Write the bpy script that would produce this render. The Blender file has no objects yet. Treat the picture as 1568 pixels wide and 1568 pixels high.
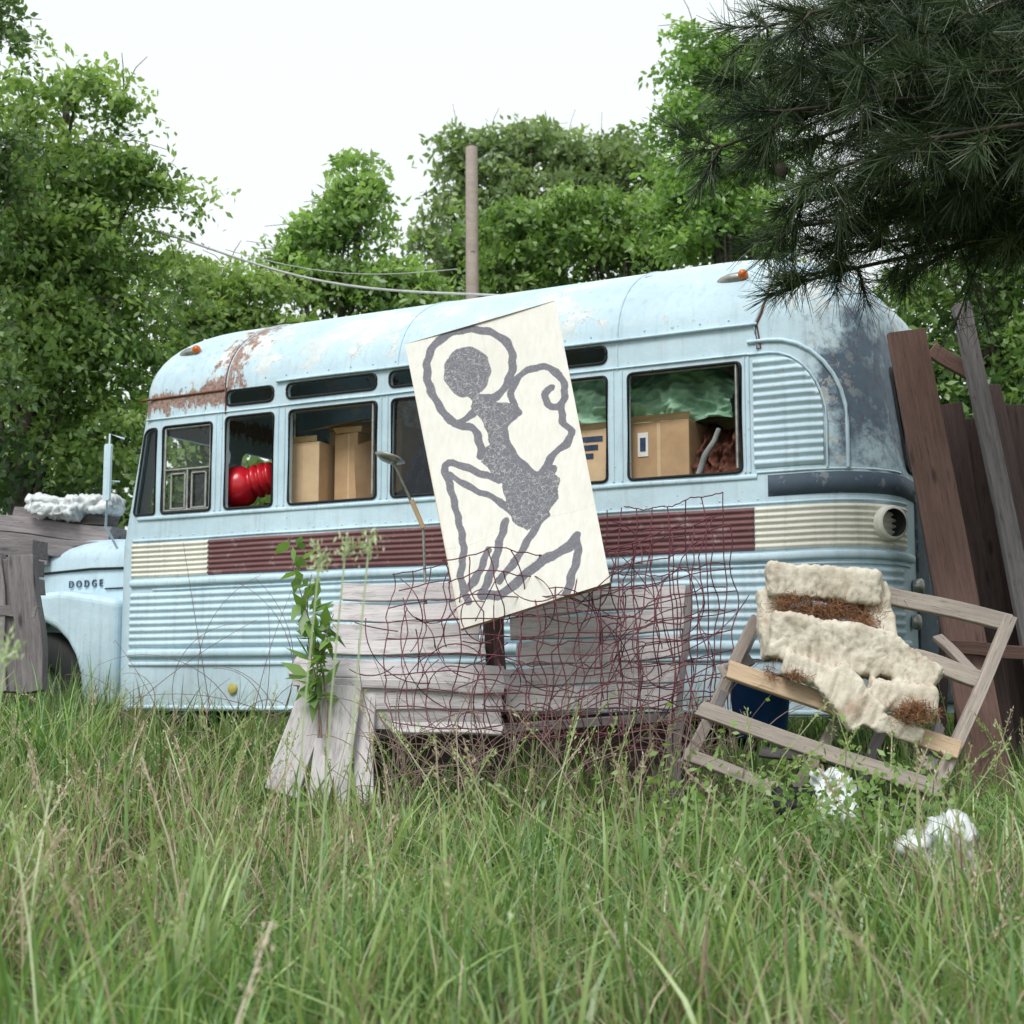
import bpy, math, random, bmesh
import numpy as np
from mathutils import Vector, Matrix, noise as mnoise
random.seed(7); rng=np.random.default_rng(7)
scene=bpy.context.scene
# ------------------------------------------------------------ camera
PITCH=math.radians(6.8); F=2240.0; EYE=1.0
cam_d=bpy.data.cameras.new("camera"); cam=bpy.data.objects.new("camera",cam_d)
scene.collection.objects.link(cam); scene.camera=cam
cam.location=(0,0,EYE); cam.rotation_euler=(math.pi/2+PITCH,0,0)
cam_d.sensor_width=36; cam_d.lens=36*F/1568; cam_d.clip_end=2000; cam_d.clip_start=0.05
cam_d.dof.use_dof=True; cam_d.dof.focus_distance=7.0; cam_d.dof.aperture_fstop=4.4

def S(u,v,D):
    """survey note -> world position at ground distance D"""
    a=(u-784)/F;b=(784-v)/F
    r=(a, math.cos(PITCH)-b*math.sin(PITCH), math.sin(PITCH)+b*math.cos(PITCH))
    t=D/r[1]
    return Vector((r[0]*t,D,EYE+r[2]*t))
def gz(x,y):
    t=min(max((y-2)/8,0),1)
    return 0.5*t+0.03*math.sin(x*1.7+y*.9)*min(1,max(y,0)/4)
def gzn(x,y):
    t=np.clip((y-2)/8,0,1)
    return 0.5*t+0.03*np.sin(x*1.7+y*.9)*np.clip(y/4,0,1)

# ------------------------------------------------------------ material helpers
def newmat(name,rough=0.6,spec=0.3,metal=0):
    m=bpy.data.materials.new(name); m.use_nodes=True
    nt=m.node_tree; b=nt.nodes["Principled BSDF"]
    b.inputs["Roughness"].default_value=rough
    b.inputs["Specular IOR Level"].default_value=spec
    b.inputs["Metallic"].default_value=metal
    return m,nt,b
def co(nt): return nt.nodes.new("ShaderNodeTexCoord").outputs["Object"]
def mapping(nt,vec,scale=(1,1,1),loc=None):
    n=nt.nodes.new("ShaderNodeMapping"); n.inputs["Scale"].default_value=scale
    nt.links.new(vec,n.inputs["Vector"])
    if loc is not None: nt.links.new(loc,n.inputs["Location"])
    return n.outputs[0]
def noise(nt,vec,scale,detail=6,rough=.6,dist=0):
    n=nt.nodes.new("ShaderNodeTexNoise"); n.inputs["Scale"].default_value=scale
    n.inputs["Detail"].default_value=detail; n.inputs["Roughness"].default_value=rough
    n.inputs["Distortion"].default_value=dist
    nt.links.new(vec,n.inputs["Vector"]); return n.outputs["Fac"]
def rng_(nt,fac,a,b,c=0,d=1):
    n=nt.nodes.new("ShaderNodeMapRange"); n.clamp=True
    for i,x in enumerate((a,b,c,d)): n.inputs[i+1].default_value=x
    nt.links.new(fac,n.inputs[0]); return n.outputs[0]
def mth(nt,op,a,b=None):
    n=nt.nodes.new("ShaderNodeMath"); n.operation=op
    for i,x in enumerate((a,b)):
        if x is None: continue
        if isinstance(x,(int,float)): n.inputs[i].default_value=x
        else: nt.links.new(x,n.inputs[i])
    return n.outputs[0]
def mixc(nt,f,a,b,mode='MIX'):
    n=nt.nodes.new("ShaderNodeMix"); n.data_type='RGBA'; n.blend_type=mode
    if isinstance(f,(int,float)): n.inputs[0].default_value=f
    else: nt.links.new(f,n.inputs[0])
    for i,x in ((6,a),(7,b)):
        if isinstance(x,(tuple,list)): n.inputs[i].default_value=(*x[:3],1)
        else: nt.links.new(x,n.inputs[i])
    return n.outputs[2]
def bump(nt,b,h,strength=.3,dist=.01):
    n=nt.nodes.new("ShaderNodeBump"); n.inputs["Strength"].default_value=strength
    n.inputs["Distance"].default_value=dist
    nt.links.new(h,n.inputs["Height"]); nt.links.new(n.outputs[0],b.inputs["Normal"])
def band(nt,x,c,w):
    return mth(nt,'MAXIMUM',mth(nt,'SUBTRACT',1.0,mth(nt,'DIVIDE',mth(nt,'ABSOLUTE',mth(nt,'SUBTRACT',x,c)),w)),0.0)

def m_paint(name,base,rust=1.0,dirt=.40,rough=.5,bus=False):
    m,nt,b=newmat(name,rough,.3)
    c=co(nt)
    n1=noise(nt,c,1.3,8,.65); n2=noise(nt,c,9,8,.7); n3=noise(nt,c,38,5,.7)
    dk=tuple(x*.80 for x in base); lt=tuple(min(1,x*1.05+.015) for x in base)
    col=mixc(nt,rng_(nt,n1,.35,.65),dk,lt)
    col=mixc(nt,rng_(nt,n2,.56,.62,0,.4),col,tuple(.5*x+.32 for x in base))
    st=noise(nt,mapping(nt,c,(14,14,1.0)),1.6,5,.6)
    col=mixc(nt,rng_(nt,st,.52,.78,0,dirt),col,tuple(.35*x+.06 for x in base))
    fine=mth(nt,'MULTIPLY',rng_(nt,n3,.63,.67),rng_(nt,n1,.42,.6))
    col=mixc(nt,mth(nt,'MULTIPLY',fine,.7*rust),col,(.17,.10,.07))
    chip=mth(nt,'MULTIPLY',rng_(nt,noise(nt,mapping(nt,c,(1,1,1.6)),17,7,.75),.655,.675),rust*.65)
    col=mixc(nt,chip,col,(.33,.31,.29))
    if bus:
        sp=nt.nodes.new("ShaderNodeSeparateXYZ"); nt.links.new(c,sp.inputs[0])
        x,y,z=sp.outputs
        hi=rng_(nt,z,3.02,3.10)
        pn=noise(nt,c,2.6,10,.62)
        pf=mth(nt,'MULTIPLY',rng_(nt,pn,.535,.545),hi)
        col=mixc(nt,mth(nt,'MULTIPLY',pf,.8),col,mixc(nt,rng_(nt,n2,.35,.6),(.46,.50,.51),(.66,.69,.68)))
        ed=mth(nt,'MULTIPLY',band(nt,pn,.538,.008),mth(nt,'MULTIPLY',hi,rng_(nt,n2,.46,.55)))
        col=mixc(nt,mth(nt,'MULTIPLY',ed,.7),col,(.34,.24,.20))
        rn=noise(nt,mapping(nt,c,(6,6,2.6)),2.4,10,.72)
        a=mth(nt,'MULTIPLY',band(nt,x,.03,.34),rng_(nt,z,2.95,3.0))
        a=mth(nt,'ADD',a,mth(nt,'MULTIPLY',mth(nt,'MULTIPLY',band(nt,z,2.95,.15),rng_(nt,x,.05,-.05)),1.3))
        a=mth(nt,'ADD',a,mth(nt,'MULTIPLY',mth(nt,'MULTIPLY',band(nt,x,2.9,.14),band(nt,z,3.48,.14)),.8))
        rf=rng_(nt,mth(nt,'ADD',mth(nt,'MULTIPLY',a,.30),rn),.70,.76)
        col=mixc(nt,mth(nt,'MULTIPLY',rf,.92),col,mixc(nt,rng_(nt,n3,.4,.6),(.15,.07,.045),(.36,.22,.17)))
        sx=rng_(nt,x,3.90,4.18); sz=band(nt,z,2.66,.78)
        sn=noise(nt,c,5.5,9,.68)
        sf=rng_(nt,mth(nt,'ADD',mth(nt,'MULTIPLY',mth(nt,'MULTIPLY',sx,sz),.75),mth(nt,'MULTIPLY',sn,1.3)),.90,1.18)
        col=mixc(nt,mth(nt,'MULTIPLY',sf,.9),col,(.065,.10,.155))
        s2=mth(nt,'MULTIPLY',rng_(nt,noise(nt,c,22,6,.7),.50,.60),mth(nt,'MULTIPLY',sx,rng_(nt,z,2.1,2.4)))
        col=mixc(nt,mth(nt,'MULTIPLY',s2,.45),col,(.11,.08,.10))
        ch_=mth(nt,'MULTIPLY',mth(nt,'MULTIPLY',band(nt,x,4.0,.3),rng_(nt,z,3.1,2.7)),rng_(nt,noise(nt,c,13,8,.7),.55,.58))
        col=mixc(nt,mth(nt,'MULTIPLY',mth(nt,'MULTIPLY',ch_,rng_(nt,z,2.1,2.2)),.7),col,(.62,.60,.54))
        g=rng_(nt,z,1.15,.82)
        col=mixc(nt,mth(nt,'MULTIPLY',g,rng_(nt,n2,.35,.7,0,.8)),col,(.26,.27,.22))
    nt.links.new(col,b.inputs["Base Color"])
    nt.links.new(rng_(nt,n2,.3,.7,rough-.08,rough+.25),b.inputs["Roughness"])
    bump(nt,b,mth(nt,'ADD',n1,mth(nt,'MULTIPLY',n3,.05)),.6,.025)
    return m
def m_plain(name,base,rough=.6,var=.3,scale=12,spec=.3,metal=0,b2=None,bs=.2):
    m,nt,b=newmat(name,rough,spec,metal); c=co(nt); n=noise(nt,c,scale,7,.65)
    d=b2 or tuple(x*(1-var) for x in base)
    nt.links.new(mixc(nt,rng_(nt,n,.35,.65),d,base),b.inputs["Base Color"])
    bump(nt,b,n,bs,.01); return m
def m_wood(name,a,bc,dark=(.06,.05,.05),grain=1.0,var=(.72,1.15),peel=0):
    m,nt,b=newmat(name,.85,.15); c=co(nt)
    oi=nt.nodes.new("ShaderNodeObjectInfo")
    off=nt.nodes.new("ShaderNodeCombineXYZ")
    for i in range(3): nt.links.new(mth(nt,'MULTIPLY',oi.outputs["Random"],17.0+i*9),off.inputs[i])
    v=mapping(nt,c,(1.2,22,22),off.outputs[0])
    g=noise(nt,v,2.2,8,.65,.4); g2=noise(nt,mapping(nt,c,(3,60,60),off.outputs[0]),3,4,.6)
    big=noise(nt,mapping(nt,c,(1,2,2),off.outputs[0]),2.5,5,.6)
    col=mixc(nt,rng_(nt,g,.35,.65),a,bc)
    col=mixc(nt,rng_(nt,g2,.58,.68,0,.7*grain),col,dark)
    col=mixc(nt,rng_(nt,big,.5,.75,0,.45),col,tuple(x*.5 for x in a))
    if peel:
        pn=noise(nt,mapping(nt,c,(3,14,14),off.outputs[0]),2.2,9,.7)
        col=mixc(nt,rng_(nt,pn,.54,.58,0,peel),col,(.28,.24,.25))
    kn=nt.nodes.new("ShaderNodeTexVoronoi"); kn.inputs["Scale"].default_value=1.0
    nt.links.new(mapping(nt,c,(2.6,9,9),off.outputs[0]),kn.inputs["Vector"])
    col=mixc(nt,rng_(nt,kn.outputs["Distance"],.16,.06,0,.75),col,dark)
    br=rng_(nt,oi.outputs["Random"],0,1,*var)
    cm=nt.nodes.new("ShaderNodeCombineXYZ")
    for i in range(3): nt.links.new(br,cm.inputs[i])
    col=mixc(nt,1.0,col,cm.outputs[0],'MULTIPLY')
    nt.links.new(col,b.inputs["Base Color"]); bump(nt,b,mth(nt,'ADD',g,g2),.5,.006)
    return m
def m_leaf(name,trans=.35,gloss=.05):
    m=bpy.data.materials.new(name); m.use_nodes=True; nt=m.node_tree; nt.nodes.clear()
    out=nt.nodes.new("ShaderNodeOutputMaterial"); at=nt.nodes.new("ShaderNodeAttribute"); at.attribute_name="col"
    d=nt.nodes.new("ShaderNodeBsdfDiffuse"); t=nt.nodes.new("ShaderNodeBsdfTranslucent"); g=nt.nodes.new("ShaderNodeBsdfGlossy")
    g.inputs["Roughness"].default_value=.45
    c=mixc(nt,1.0,at.outputs["Color"],(1.2,1.3,.75),'MULTIPLY')
    nt.links.new(at.outputs["Color"],d.inputs[0]); nt.links.new(c,t.inputs[0])
    m1=nt.nodes.new("ShaderNodeMixShader"); m1.inputs[0].default_value=trans
    nt.links.new(d.outputs[0],m1.inputs[1]); nt.links.new(t.outputs[0],m1.inputs[2])
    m2=nt.nodes.new("ShaderNodeMixShader"); m2.inputs[0].default_value=gloss
    nt.links.new(m1.outputs[0],m2.inputs[1]); nt.links.new(g.outputs[0],m2.inputs[2])
    nt.links.new(m2.outputs[0],out.inputs[0]); return m

# ------------------------------------------------------------ mesh helpers
def link(o,parent=None):
    scene.collection.objects.link(o)
    if parent: o.parent=parent
    return o
def empty(name,loc=(0,0,0)):
    o=bpy.data.objects.new(name,None); o.location=loc; scene.collection.objects.link(o); o.empty_display_size=.2
    return o
def mk(name,V,Fc,mat,parent=None,smooth=False,keep=True):
    me=bpy.data.meshes.new(name); me.from_pydata([tuple(v) for v in V],[],[tuple(f) for f in Fc]); me.update()
    if smooth: me.polygons.foreach_set("use_smooth",[True]*len(me.polygons))
    me.materials.append(mat); o=bpy.data.objects.new(name,me); link(o,parent)
    if parent and keep and parent.location.length>0 and not parent.get("local"):
        o.matrix_parent_inverse=Matrix.Translation(parent.location).inverted()
    return o
def mkq(name,V,Q,mat,parent=None,col=None,smooth=False):
    me=bpy.data.meshes.new(name); V=np.asarray(V,dtype=np.float32); Q=np.asarray(Q,dtype=np.int32)
    me.vertices.add(len(V)); me.vertices.foreach_set("co",V.ravel())
    me.loops.add(Q.size); me.loops.foreach_set("vertex_index",Q.ravel())
    me.polygons.add(len(Q)); me.polygons.foreach_set("loop_start",np.arange(0,Q.size,4,dtype=np.int32))
    me.polygons.foreach_set("loop_total",np.full(len(Q),4,dtype=np.int32))
    if smooth: me.polygons.foreach_set("use_smooth",np.ones(len(Q),dtype=bool))
    me.update(calc_edges=True)
    if col is not None:
        a=me.color_attributes.new("col",'FLOAT_COLOR','POINT')
        c4=np.ones((len(V),4),dtype=np.float32); c4[:,:3]=col; a.data.foreach_set("color",c4.ravel())
    me.materials.append(mat); o=bpy.data.objects.new(name,me); link(o,parent)
    if parent and parent.location.length>0 and not parent.get("local"):
        o.matrix_parent_inverse=Matrix.Translation(parent.location).inverted()
    return o
def tubes(name,paths,mat,parent=None,sides=6,col=None):
    VV=[];QQ=[];base=0
    for pts,r0,r1 in paths:
        P=np.array([tuple(p) for p in pts],dtype=float); n=len(P)
        T=np.gradient(P,axis=0); T/=np.linalg.norm(T,axis=1)[:,None]+1e-9
        ref=np.array([0,0,1.]) if abs(T[:,2]).mean()<.8 else np.array([1.,0,0])
        A=np.cross(T,ref); A/=np.linalg.norm(A,axis=1)[:,None]+1e-9; B=np.cross(T,A)
        R=np.linspace(r0,r1,n)[:,None,None]; th=np.linspace(0,2*math.pi,sides,endpoint=False)
        ring=P[:,None,:]+R*(A[:,None,:]*np.cos(th)[None,:,None]+B[:,None,:]*np.sin(th)[None,:,None])
        VV.append(ring.reshape(-1,3))
        i=np.arange(n-1)[:,None]*sides; j=np.arange(sides)[None,:]; k=(j+1)%sides
        q=np.stack([i+j,i+k,i+sides+k,i+sides+j],-1).reshape(-1,4)+base; QQ.append(q); base+=n*sides
    return mkq(name,np.concatenate(VV),np.concatenate(QQ),mat,parent,smooth=True)
def plank(name,p0,p1,w,t,mat,parent,up=(0,-1,0),taper=1.0,warp=.006):
    p0=Vector(p0);p1=Vector(p1);x=(p1-p0);L=x.length;x.normalize()
    z=Vector(up); y=z.cross(x).normalized(); z=x.cross(y).normalized()
    n=8; V=[];Fc=[]
    sd=random.random()*50
    for i in range(n+1):
        s=i/n*L; ww=w*(1+(taper-1)*i/n)/2
        dz=warp*math.sin(sd+i/n*3.0); dy=warp*.6*math.sin(sd*2+i*.9)
        e=(random.random()-.5)*.02*(i in(0,n))
        for (a,b_) in ((-1,-1),(1,-1),(1,1),(-1,1)):
            V.append((s+e*a,a*(ww-(.003 if b_>0 else 0))+dy,b_*t/2+dz))
    for i in range(n):
        for k in range(4):
            a=i*4+k;b_=i*4+(k+1)%4; Fc.append((a,b_,b_+4,a+4))
    Fc.append((3,2,1,0)); e=n*4; Fc.append((e,e+1,e+2,e+3))
    o=mk(name,V,Fc,mat,parent,keep=False)
    M=Matrix((x,y,z)).transposed().to_4x4(); M.translation=p0
    if parent and not parent.get("local"): M=Matrix.Translation(parent.location).inverted()@M
    o.matrix_basis=M
    bm=o.modifiers.new("b",'BEVEL'); bm.width=.003; bm.segments=1
    return o
def box(name,a,b,mat,parent,bev=.008,rot=0):
    x0,y0,z0=a;x1,y1,z1=b; cx,cy=(x0+x1)/2,(y0+y1)/2
    V=[(x,y,z) for z in(z0,z1) for x,y in((x0,y0),(x1,y0),(x1,y1),(x0,y1))]
    c,s=math.cos(rot),math.sin(rot)
    V=[((x-cx)*c-(y-cy)*s+cx,(x-cx)*s+(y-cy)*c+cy,z) for x,y,z in V]
    Fc=[(3,2,1,0),(4,5,6,7)]+[(k,(k+1)%4,(k+1)%4+4,k+4) for k in range(4)]
    o=mk(name,V,Fc,mat,parent)
    if bev: m=o.modifiers.new("b",'BEVEL'); m.width=bev; m.segments=2
    return o
def lathe(name,prof,axis_o,axis_d,mat,parent,n=28):
    d=Vector(axis_d).normalized(); q=d.to_track_quat('Z','Y'); V=[];Fc=[]
    for r,h in prof:
        for k in range(n):
            a=2*math.pi*k/n; V.append(Vector(axis_o)+q@Vector((r*math.cos(a),r*math.sin(a),h)))
    for i in range(len(prof)-1):
        for k in range(n):
            a=i*n+k;b_=i*n+(k+1)%n; Fc.append((a,b_,b_+n,a+n))
    return mk(name,V,Fc,mat,parent,smooth=True)

# ------------------------------------------------------------ world + sun
w=bpy.data.worlds.new("World"); scene.world=w; w.use_nodes=True; nt=w.node_tree
bg=nt.nodes["Background"]; sky=nt.nodes.new("ShaderNodeTexSky"); sky.sky_type='NISHITA'; sky.sun_disc=False
SUN_EL,SUN_AZ=math.radians(52),math.radians(205)
sky.sun_elevation=SUN_EL; sky.sun_rotation=SUN_AZ; sky.dust_density=4; sky.air_density=1.2
hs=nt.nodes.new("ShaderNodeHueSaturation"); hs.inputs["Saturation"].default_value=.3
nt.links.new(sky.outputs[0],hs.inputs["Color"])
mx=mixc(nt,.84,hs.outputs[0],(8.1,8.7,8.65))   # bright even cloud deck
nt.links.new(mx,bg.inputs[0]); bg.inputs[1].default_value=.135
sd=bpy.data.lights.new("sun",'SUN'); sd.energy=2.5; sd.angle=math.radians(24); sd.color=(1,.97,.93)
sun=link(bpy.data.objects.new("sun",sd))
dirv=Vector((math.sin(SUN_AZ)*math.cos(SUN_EL),math.cos(SUN_AZ)*math.cos(SUN_EL),math.sin(SUN_EL)))
sun.rotation_euler=dirv.to_track_quat('Z','Y').to_euler(); sun.location=dirv*30
scene.view_settings.view_transform='Standard'; scene.view_settings.look='None'; scene.view_settings.exposure=0

# ------------------------------------------------------------ materials
BLUE=(.53,.69,.79)
M_bus=m_paint("bus_paint_blue",BLUE,bus=True)
M_blue=m_paint("trim_paint_blue",(.54,.70,.80),.8,.45)
M_cream=m_paint("panel_cream",(.75,.74,.66),.9,.5)
M_maroon=m_paint("panel_maroon",(.17,.075,.08),.3,.3,.6)
M_band=m_paint("band_dark",(.06,.09,.13),.2,.3,.6)
M_rub=m_plain("rubber_dark",(.02,.02,.022),.7)
M_in=m_plain("interior_dark",(.05,.05,.05),.9)
M_rust=m_plain("rust",(.20,.08,.045),.9,.5,40)
M_card=m_plain("cardboard",(.50,.33,.19),.85,.22,6); M_card2=m_plain("cardboard_pale",(.62,.45,.28),.85,.2,6)
M_white=m_plain("label_white",(.75,.74,.70),.7,.1)
M_red=m_plain("vinyl_red",(.58,.012,.025),.25,.3,8,.5)
M_tarp=m_plain("tarp_green",(.30,.52,.36),.5,.3,9)
M_cloth_r=m_plain("blanket_rust",(.20,.08,.055),.9,.5,14)
M_cloth_b=m_plain("cloth_blue",(.05,.08,.16),.9,.5,14)
M_cloth_g=m_plain("cloth_grey",(.36,.38,.38),.9,.5,10)
M_metal=m_plain("metal_worn",(.45,.45,.43),.4,.4,20,.5,.8)
M_orange=m_plain("lens_orange",(.65,.14,.02),.3,.3,20,.5)
M_yellow=m_plain("reflector_yellow",(.50,.44,.12),.4,.3,20)
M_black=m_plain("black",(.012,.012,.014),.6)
gm=bpy.data.materials.new("window_glass"); gm.use_nodes=True; nt=gm.node_tree; nt.nodes.clear()
o_=nt.nodes.new("ShaderNodeOutputMaterial"); tr=nt.nodes.new("ShaderNodeBsdfTransparent"); tr.inputs[0].default_value=(.88,.91,.9,1)
gl=nt.nodes.new("ShaderNodeBsdfGlossy"); gl.inputs["Roughness"].default_value=.05
lw=nt.nodes.new("ShaderNodeFresnel"); lw.inputs[0].default_value=1.5; mm=nt.nodes.new("ShaderNodeMixShader")
nt.links.new(lw.outputs[0],mm.inputs[0]); nt.links.new(tr.outputs[0],mm.inputs[1]); nt.links.new(gl.outputs[0],mm.inputs[2]); nt.links.new(mm.outputs[0],o_.inputs[0])
M_glass=gm

# ------------------------------------------------------------ BUS (local: x rearward, y inward, z up)
bus=bpy.data.objects.new("school_bus",None); scene.collection.objects.link(bus); bus["local"]=True
bus.location=(-1.92,9.69,0); bus.rotation_euler=(0,0,-math.radians(28))
HW=1.1
def xr(z): return 4.40-.12*min(max((z-2.1)/.9,0),1)
def xf(z):
    if z<1.97: return -.97
    return -.97+.17*min((z-1.97)/.9,1)
RR=.42
def perim(t,z,off=0.):
    X=xr(z); f=X-RR
    if t<=f: return Vector((t,-off,z))
    a=(t-f)/RR
    if a<math.pi/2:
        return Vector((f+(RR+off)*math.sin(a),RR-(RR+off)*math.cos(a),z))
    return Vector((X+off,RR+(t-f-RR*math.pi/2),z))
def ring(z,ins,x0,x1,rf,rr,hw):
    pts=[]
    w=hw-ins if hw-ins>0.02 else .02
    rf=min(rf,w*.98); rr=min(rr,w*.98)
    y0=HW-w;y1=HW+w
    def arc(cx,cy,r,a0,n=10):
        for i in range(n+1):
            a=a0+math.pi/2*i/n; pts.append((cx+r*math.cos(a),cy+r*math.sin(a),z))
    for i in range(30): pts.append((x0+rf+(x1-rr-x0-rf)*i/30,y0,z))
    arc(x1-rr,y0+rr,rr,-math.pi/2)
    arc(x1-rr,y1-rr,rr,0)
    for i in range(1,30): pts.append((x1-rr-(x1-rr-x0-rf)*i/30,y1,z))
    arc(x0+rf,y1-rf,rf,math.pi/2)
    for i in range(10):
        a=math.pi+math.pi/2*i/10; pts.append((x0+rf+rf*math.cos(a),y0+rf+rf*math.sin(a),z))
    return pts
levels=[(z,0,xf(z),xr(z),.18,RR) for z in (.84,1.1,1.5,1.97,2.1,2.4,2.7,2.87)]
levels.append((3.0,0,xf(3.0),xr(3.0),.2,RR))
RB=.63
for k in range(1,15):
    th=math.radians(6*k)
    levels.append((3.0+RB*math.sin(th),HW*(1-math.cos(th)),-.80+.30*(1-math.cos(th)),4.28-.85*(1-math.cos(th)),.2+.25*(1-math.cos(th)),RR+.5*(1-math.cos(th))))
V=[];Fc=[]
for L in levels:
    r=ring(L[0],L[1],L[2],L[3],L[4],L[5],HW); n=len(r); V+=r
for i in range(len(levels)-1):
    for k in range(n):
        a=i*n+k;b_=i*n+(k+1)%n; Fc.append((a,b_,b_+n,a+n))
Fc.append(tuple(range(n-1,-1,-1))); e=(len(levels)-1)*n; Fc.append(tuple(range(e,e+n)))
def roofpt(s,deg,off=0):
    th=math.radians(deg)
    return Vector((s,HW*(1-math.cos(th))-off*math.cos(th),3.0+RB*math.sin(th)+off*math.sin(th)))
body=mk("body_tmp",V,Fc,M_bus,bus)
sm=body.modifiers.new("s",'SOLIDIFY'); sm.thickness=.035; sm.offset=-1
def rpoly(pts,r,n=5):
    out=[];m=len(pts)
    for i in range(m):
        p=Vector(pts[i]);a=(Vector(pts[i-1])-p).normalized();b_=(Vector(pts[(i+1)%m])-p).normalized()
        rr=r[i] if isinstance(r,(list,tuple)) else r
        for k in range(n+1):
            t=k/n; q0=p+a*rr;q1=p+b_*rr
            out.append(q0*(1-t)**2+p*2*t*(1-t)+q1*t*t)
    return out
ZS,ZT=2.175,2.795
def rect(a,b,c,d): return [(a,c),(b,c),(b,d),(a,d)]
wins=[(rect(-.545,-.12,ZS,2.775),.03),(rect(.0,.395,ZS,ZT),.035),(rect(.525,1.205,ZS,ZT),.035),(rect(1.32,2.035,ZS,ZT),.035),
      (rect(2.135,2.80,ZS,ZT),.035),(rect(2.935,3.615,ZS,ZT),.035),
      ([(-.79,ZS),(-.605,ZS),(-.605,2.77),(-.70,2.77)],[.03,.02,.02,.06])]
slots=[rect(0.0,.39,2.875,2.975),rect(.50,1.20,2.875,2.975),rect(1.30,2.03,2.875,2.975),rect(2.13,2.80,2.875,2.975)]
near=[rpoly(p,r) for p,r in wins]+[rpoly(p,.045) for p in slots]
far=[rpoly(rect(-.5,.3,ZS,ZT),.03),rpoly(rect(2.135,2.80,ZS,ZT),.03)]
CV=[];CF=[]
def prism(poly,axis,a,b_):
    base=len(CV);m=len(poly)
    for v in (a,b_):
        for p in poly:
            CV.append((p[0],v,p[1]) if axis=='y' else (v,p[0],p[1]))
    CF.append(tuple(range(base,base+m)));CF.append(tuple(range(base+2*m-1,base+m-1,-1)))
    for k in range(m):
        CF.append((base+k,base+m+k,base+m+(k+1)%m,base+(k+1)%m))
for p in near: prism(p,'y',-.2,.2)
for p in far: prism(p,'y',2.0,2.4)
rearw=[rpoly(rect(.55,1.02,2.2,2.8),.05),rpoly(rect(1.18,1.65,2.2,2.8),.05)]
for p in rearw: prism(p,'x',4.0,4.7)
prism(rpoly(rect(.25,1.03,2.2,2.78),.06),'x',-1.4,-.6); prism(rpoly(rect(1.17,1.95,2.2,2.78),.06),'x',-1.4,-.6)
cut=mk("cut",CV,CF,M_in,bus)
bm=bmesh.new(); bm.from_mesh(cut.data); bmesh.ops.recalc_face_normals(bm,faces=bm.faces); bm.to_mesh(cut.data); bm.free()
bm=bmesh.new(); bm.from_mesh(body.data); bmesh.ops.recalc_face_normals(bm,faces=bm.faces); bm.to_mesh(body.data); bm.free()
bo=body.modifiers.new("c",'BOOLEAN'); bo.operation='DIFFERENCE'; bo.object=cut; bo.solver='EXACT'
bpy.context.view_layer.update()
dg=bpy.context.evaluated_depsgraph_get()
me=bpy.data.meshes.new_from_object(body.evaluated_get(dg)); me.name="body"
bpy.data.objects.remove(body); bpy.data.objects.remove(cut)
body=bpy.data.objects.new("body",me); link(body,bus)
me.materials.clear(); me.materials.append(M_bus)
for p in me.polygons: p.use_smooth=True
me.set_sharp_from_angle(angle=math.radians(28)) if hasattr(me,"set_sharp_from_angle") else None
gk=[]
for p in near:
    loop=[Vector((q[0],-.004,q[1])) for q in p]; gk.append((loop+[loop[0],loop[1]],.009,.009))
for p in rearw:
    loop=[Vector((xr(q[1])+.004,q[0],q[1])) for q in p]; gk.append((loop+[loop[0],loop[1]],.012,.012))
tubes("window_gaskets",gk,M_rub,bus,5)
for i,p in enumerate(near[:7]):
    if i in (1,2,4,5): continue      # windows slid open
    mk("window_glass_%d"%(i+1),[(q[0],.02,q[1]) for q in p],[tuple(range(len(p)))],M_glass,bus)
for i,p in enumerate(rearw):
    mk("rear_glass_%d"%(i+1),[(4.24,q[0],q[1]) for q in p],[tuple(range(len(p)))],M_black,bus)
sash=[]
for a,b_,c,d in ((-.53,-.135,2.19,2.76),(-.53,-.135,2.47,2.47),(-.33,-.33,2.19,2.47),(.53,1.2,2.79,2.79),(2.95,3.6,2.79,2.79),(2.14,2.79,2.79,2.79),(-.47,-.35,2.2,2.44),(-.29,-.17,2.2,2.44)):
    if c!=d and a!=b_:
        sash+= [([(a,.01,c),(b_,.01,c)],.012,.012),([(a,.01,d),(b_,.01,d)],.012,.012),([(a,.01,c),(a,.01,d)],.012,.012),([(b_,.01,c),(b_,.01,d)],.012,.012)]
    else: sash.append(([(a,.01,c),(b_,.01,d)],.011,.011))
sash.append(([(1.17,.012,2.2),(1.17,.012,2.79)],.012,.012)); sash.append(([(3.585,.012,2.2),(3.585,.012,2.79)],.012,.012))
tubes("window_sashes",sash,M_metal,bus,4)
bd=[]
for a,b_ in ((-.12,0),(.395,.525),(1.205,1.32),(2.035,2.135),(2.80,2.935),(3.615,3.68)):
    for f in (.3,.7):
        x=a+(b_-a)*f; bd.append(([(x,-.001,2.17),(x,-.001,2.82)],.008,.008))
tubes("pillar_beads",bd,M_blue,bus,5)

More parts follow.
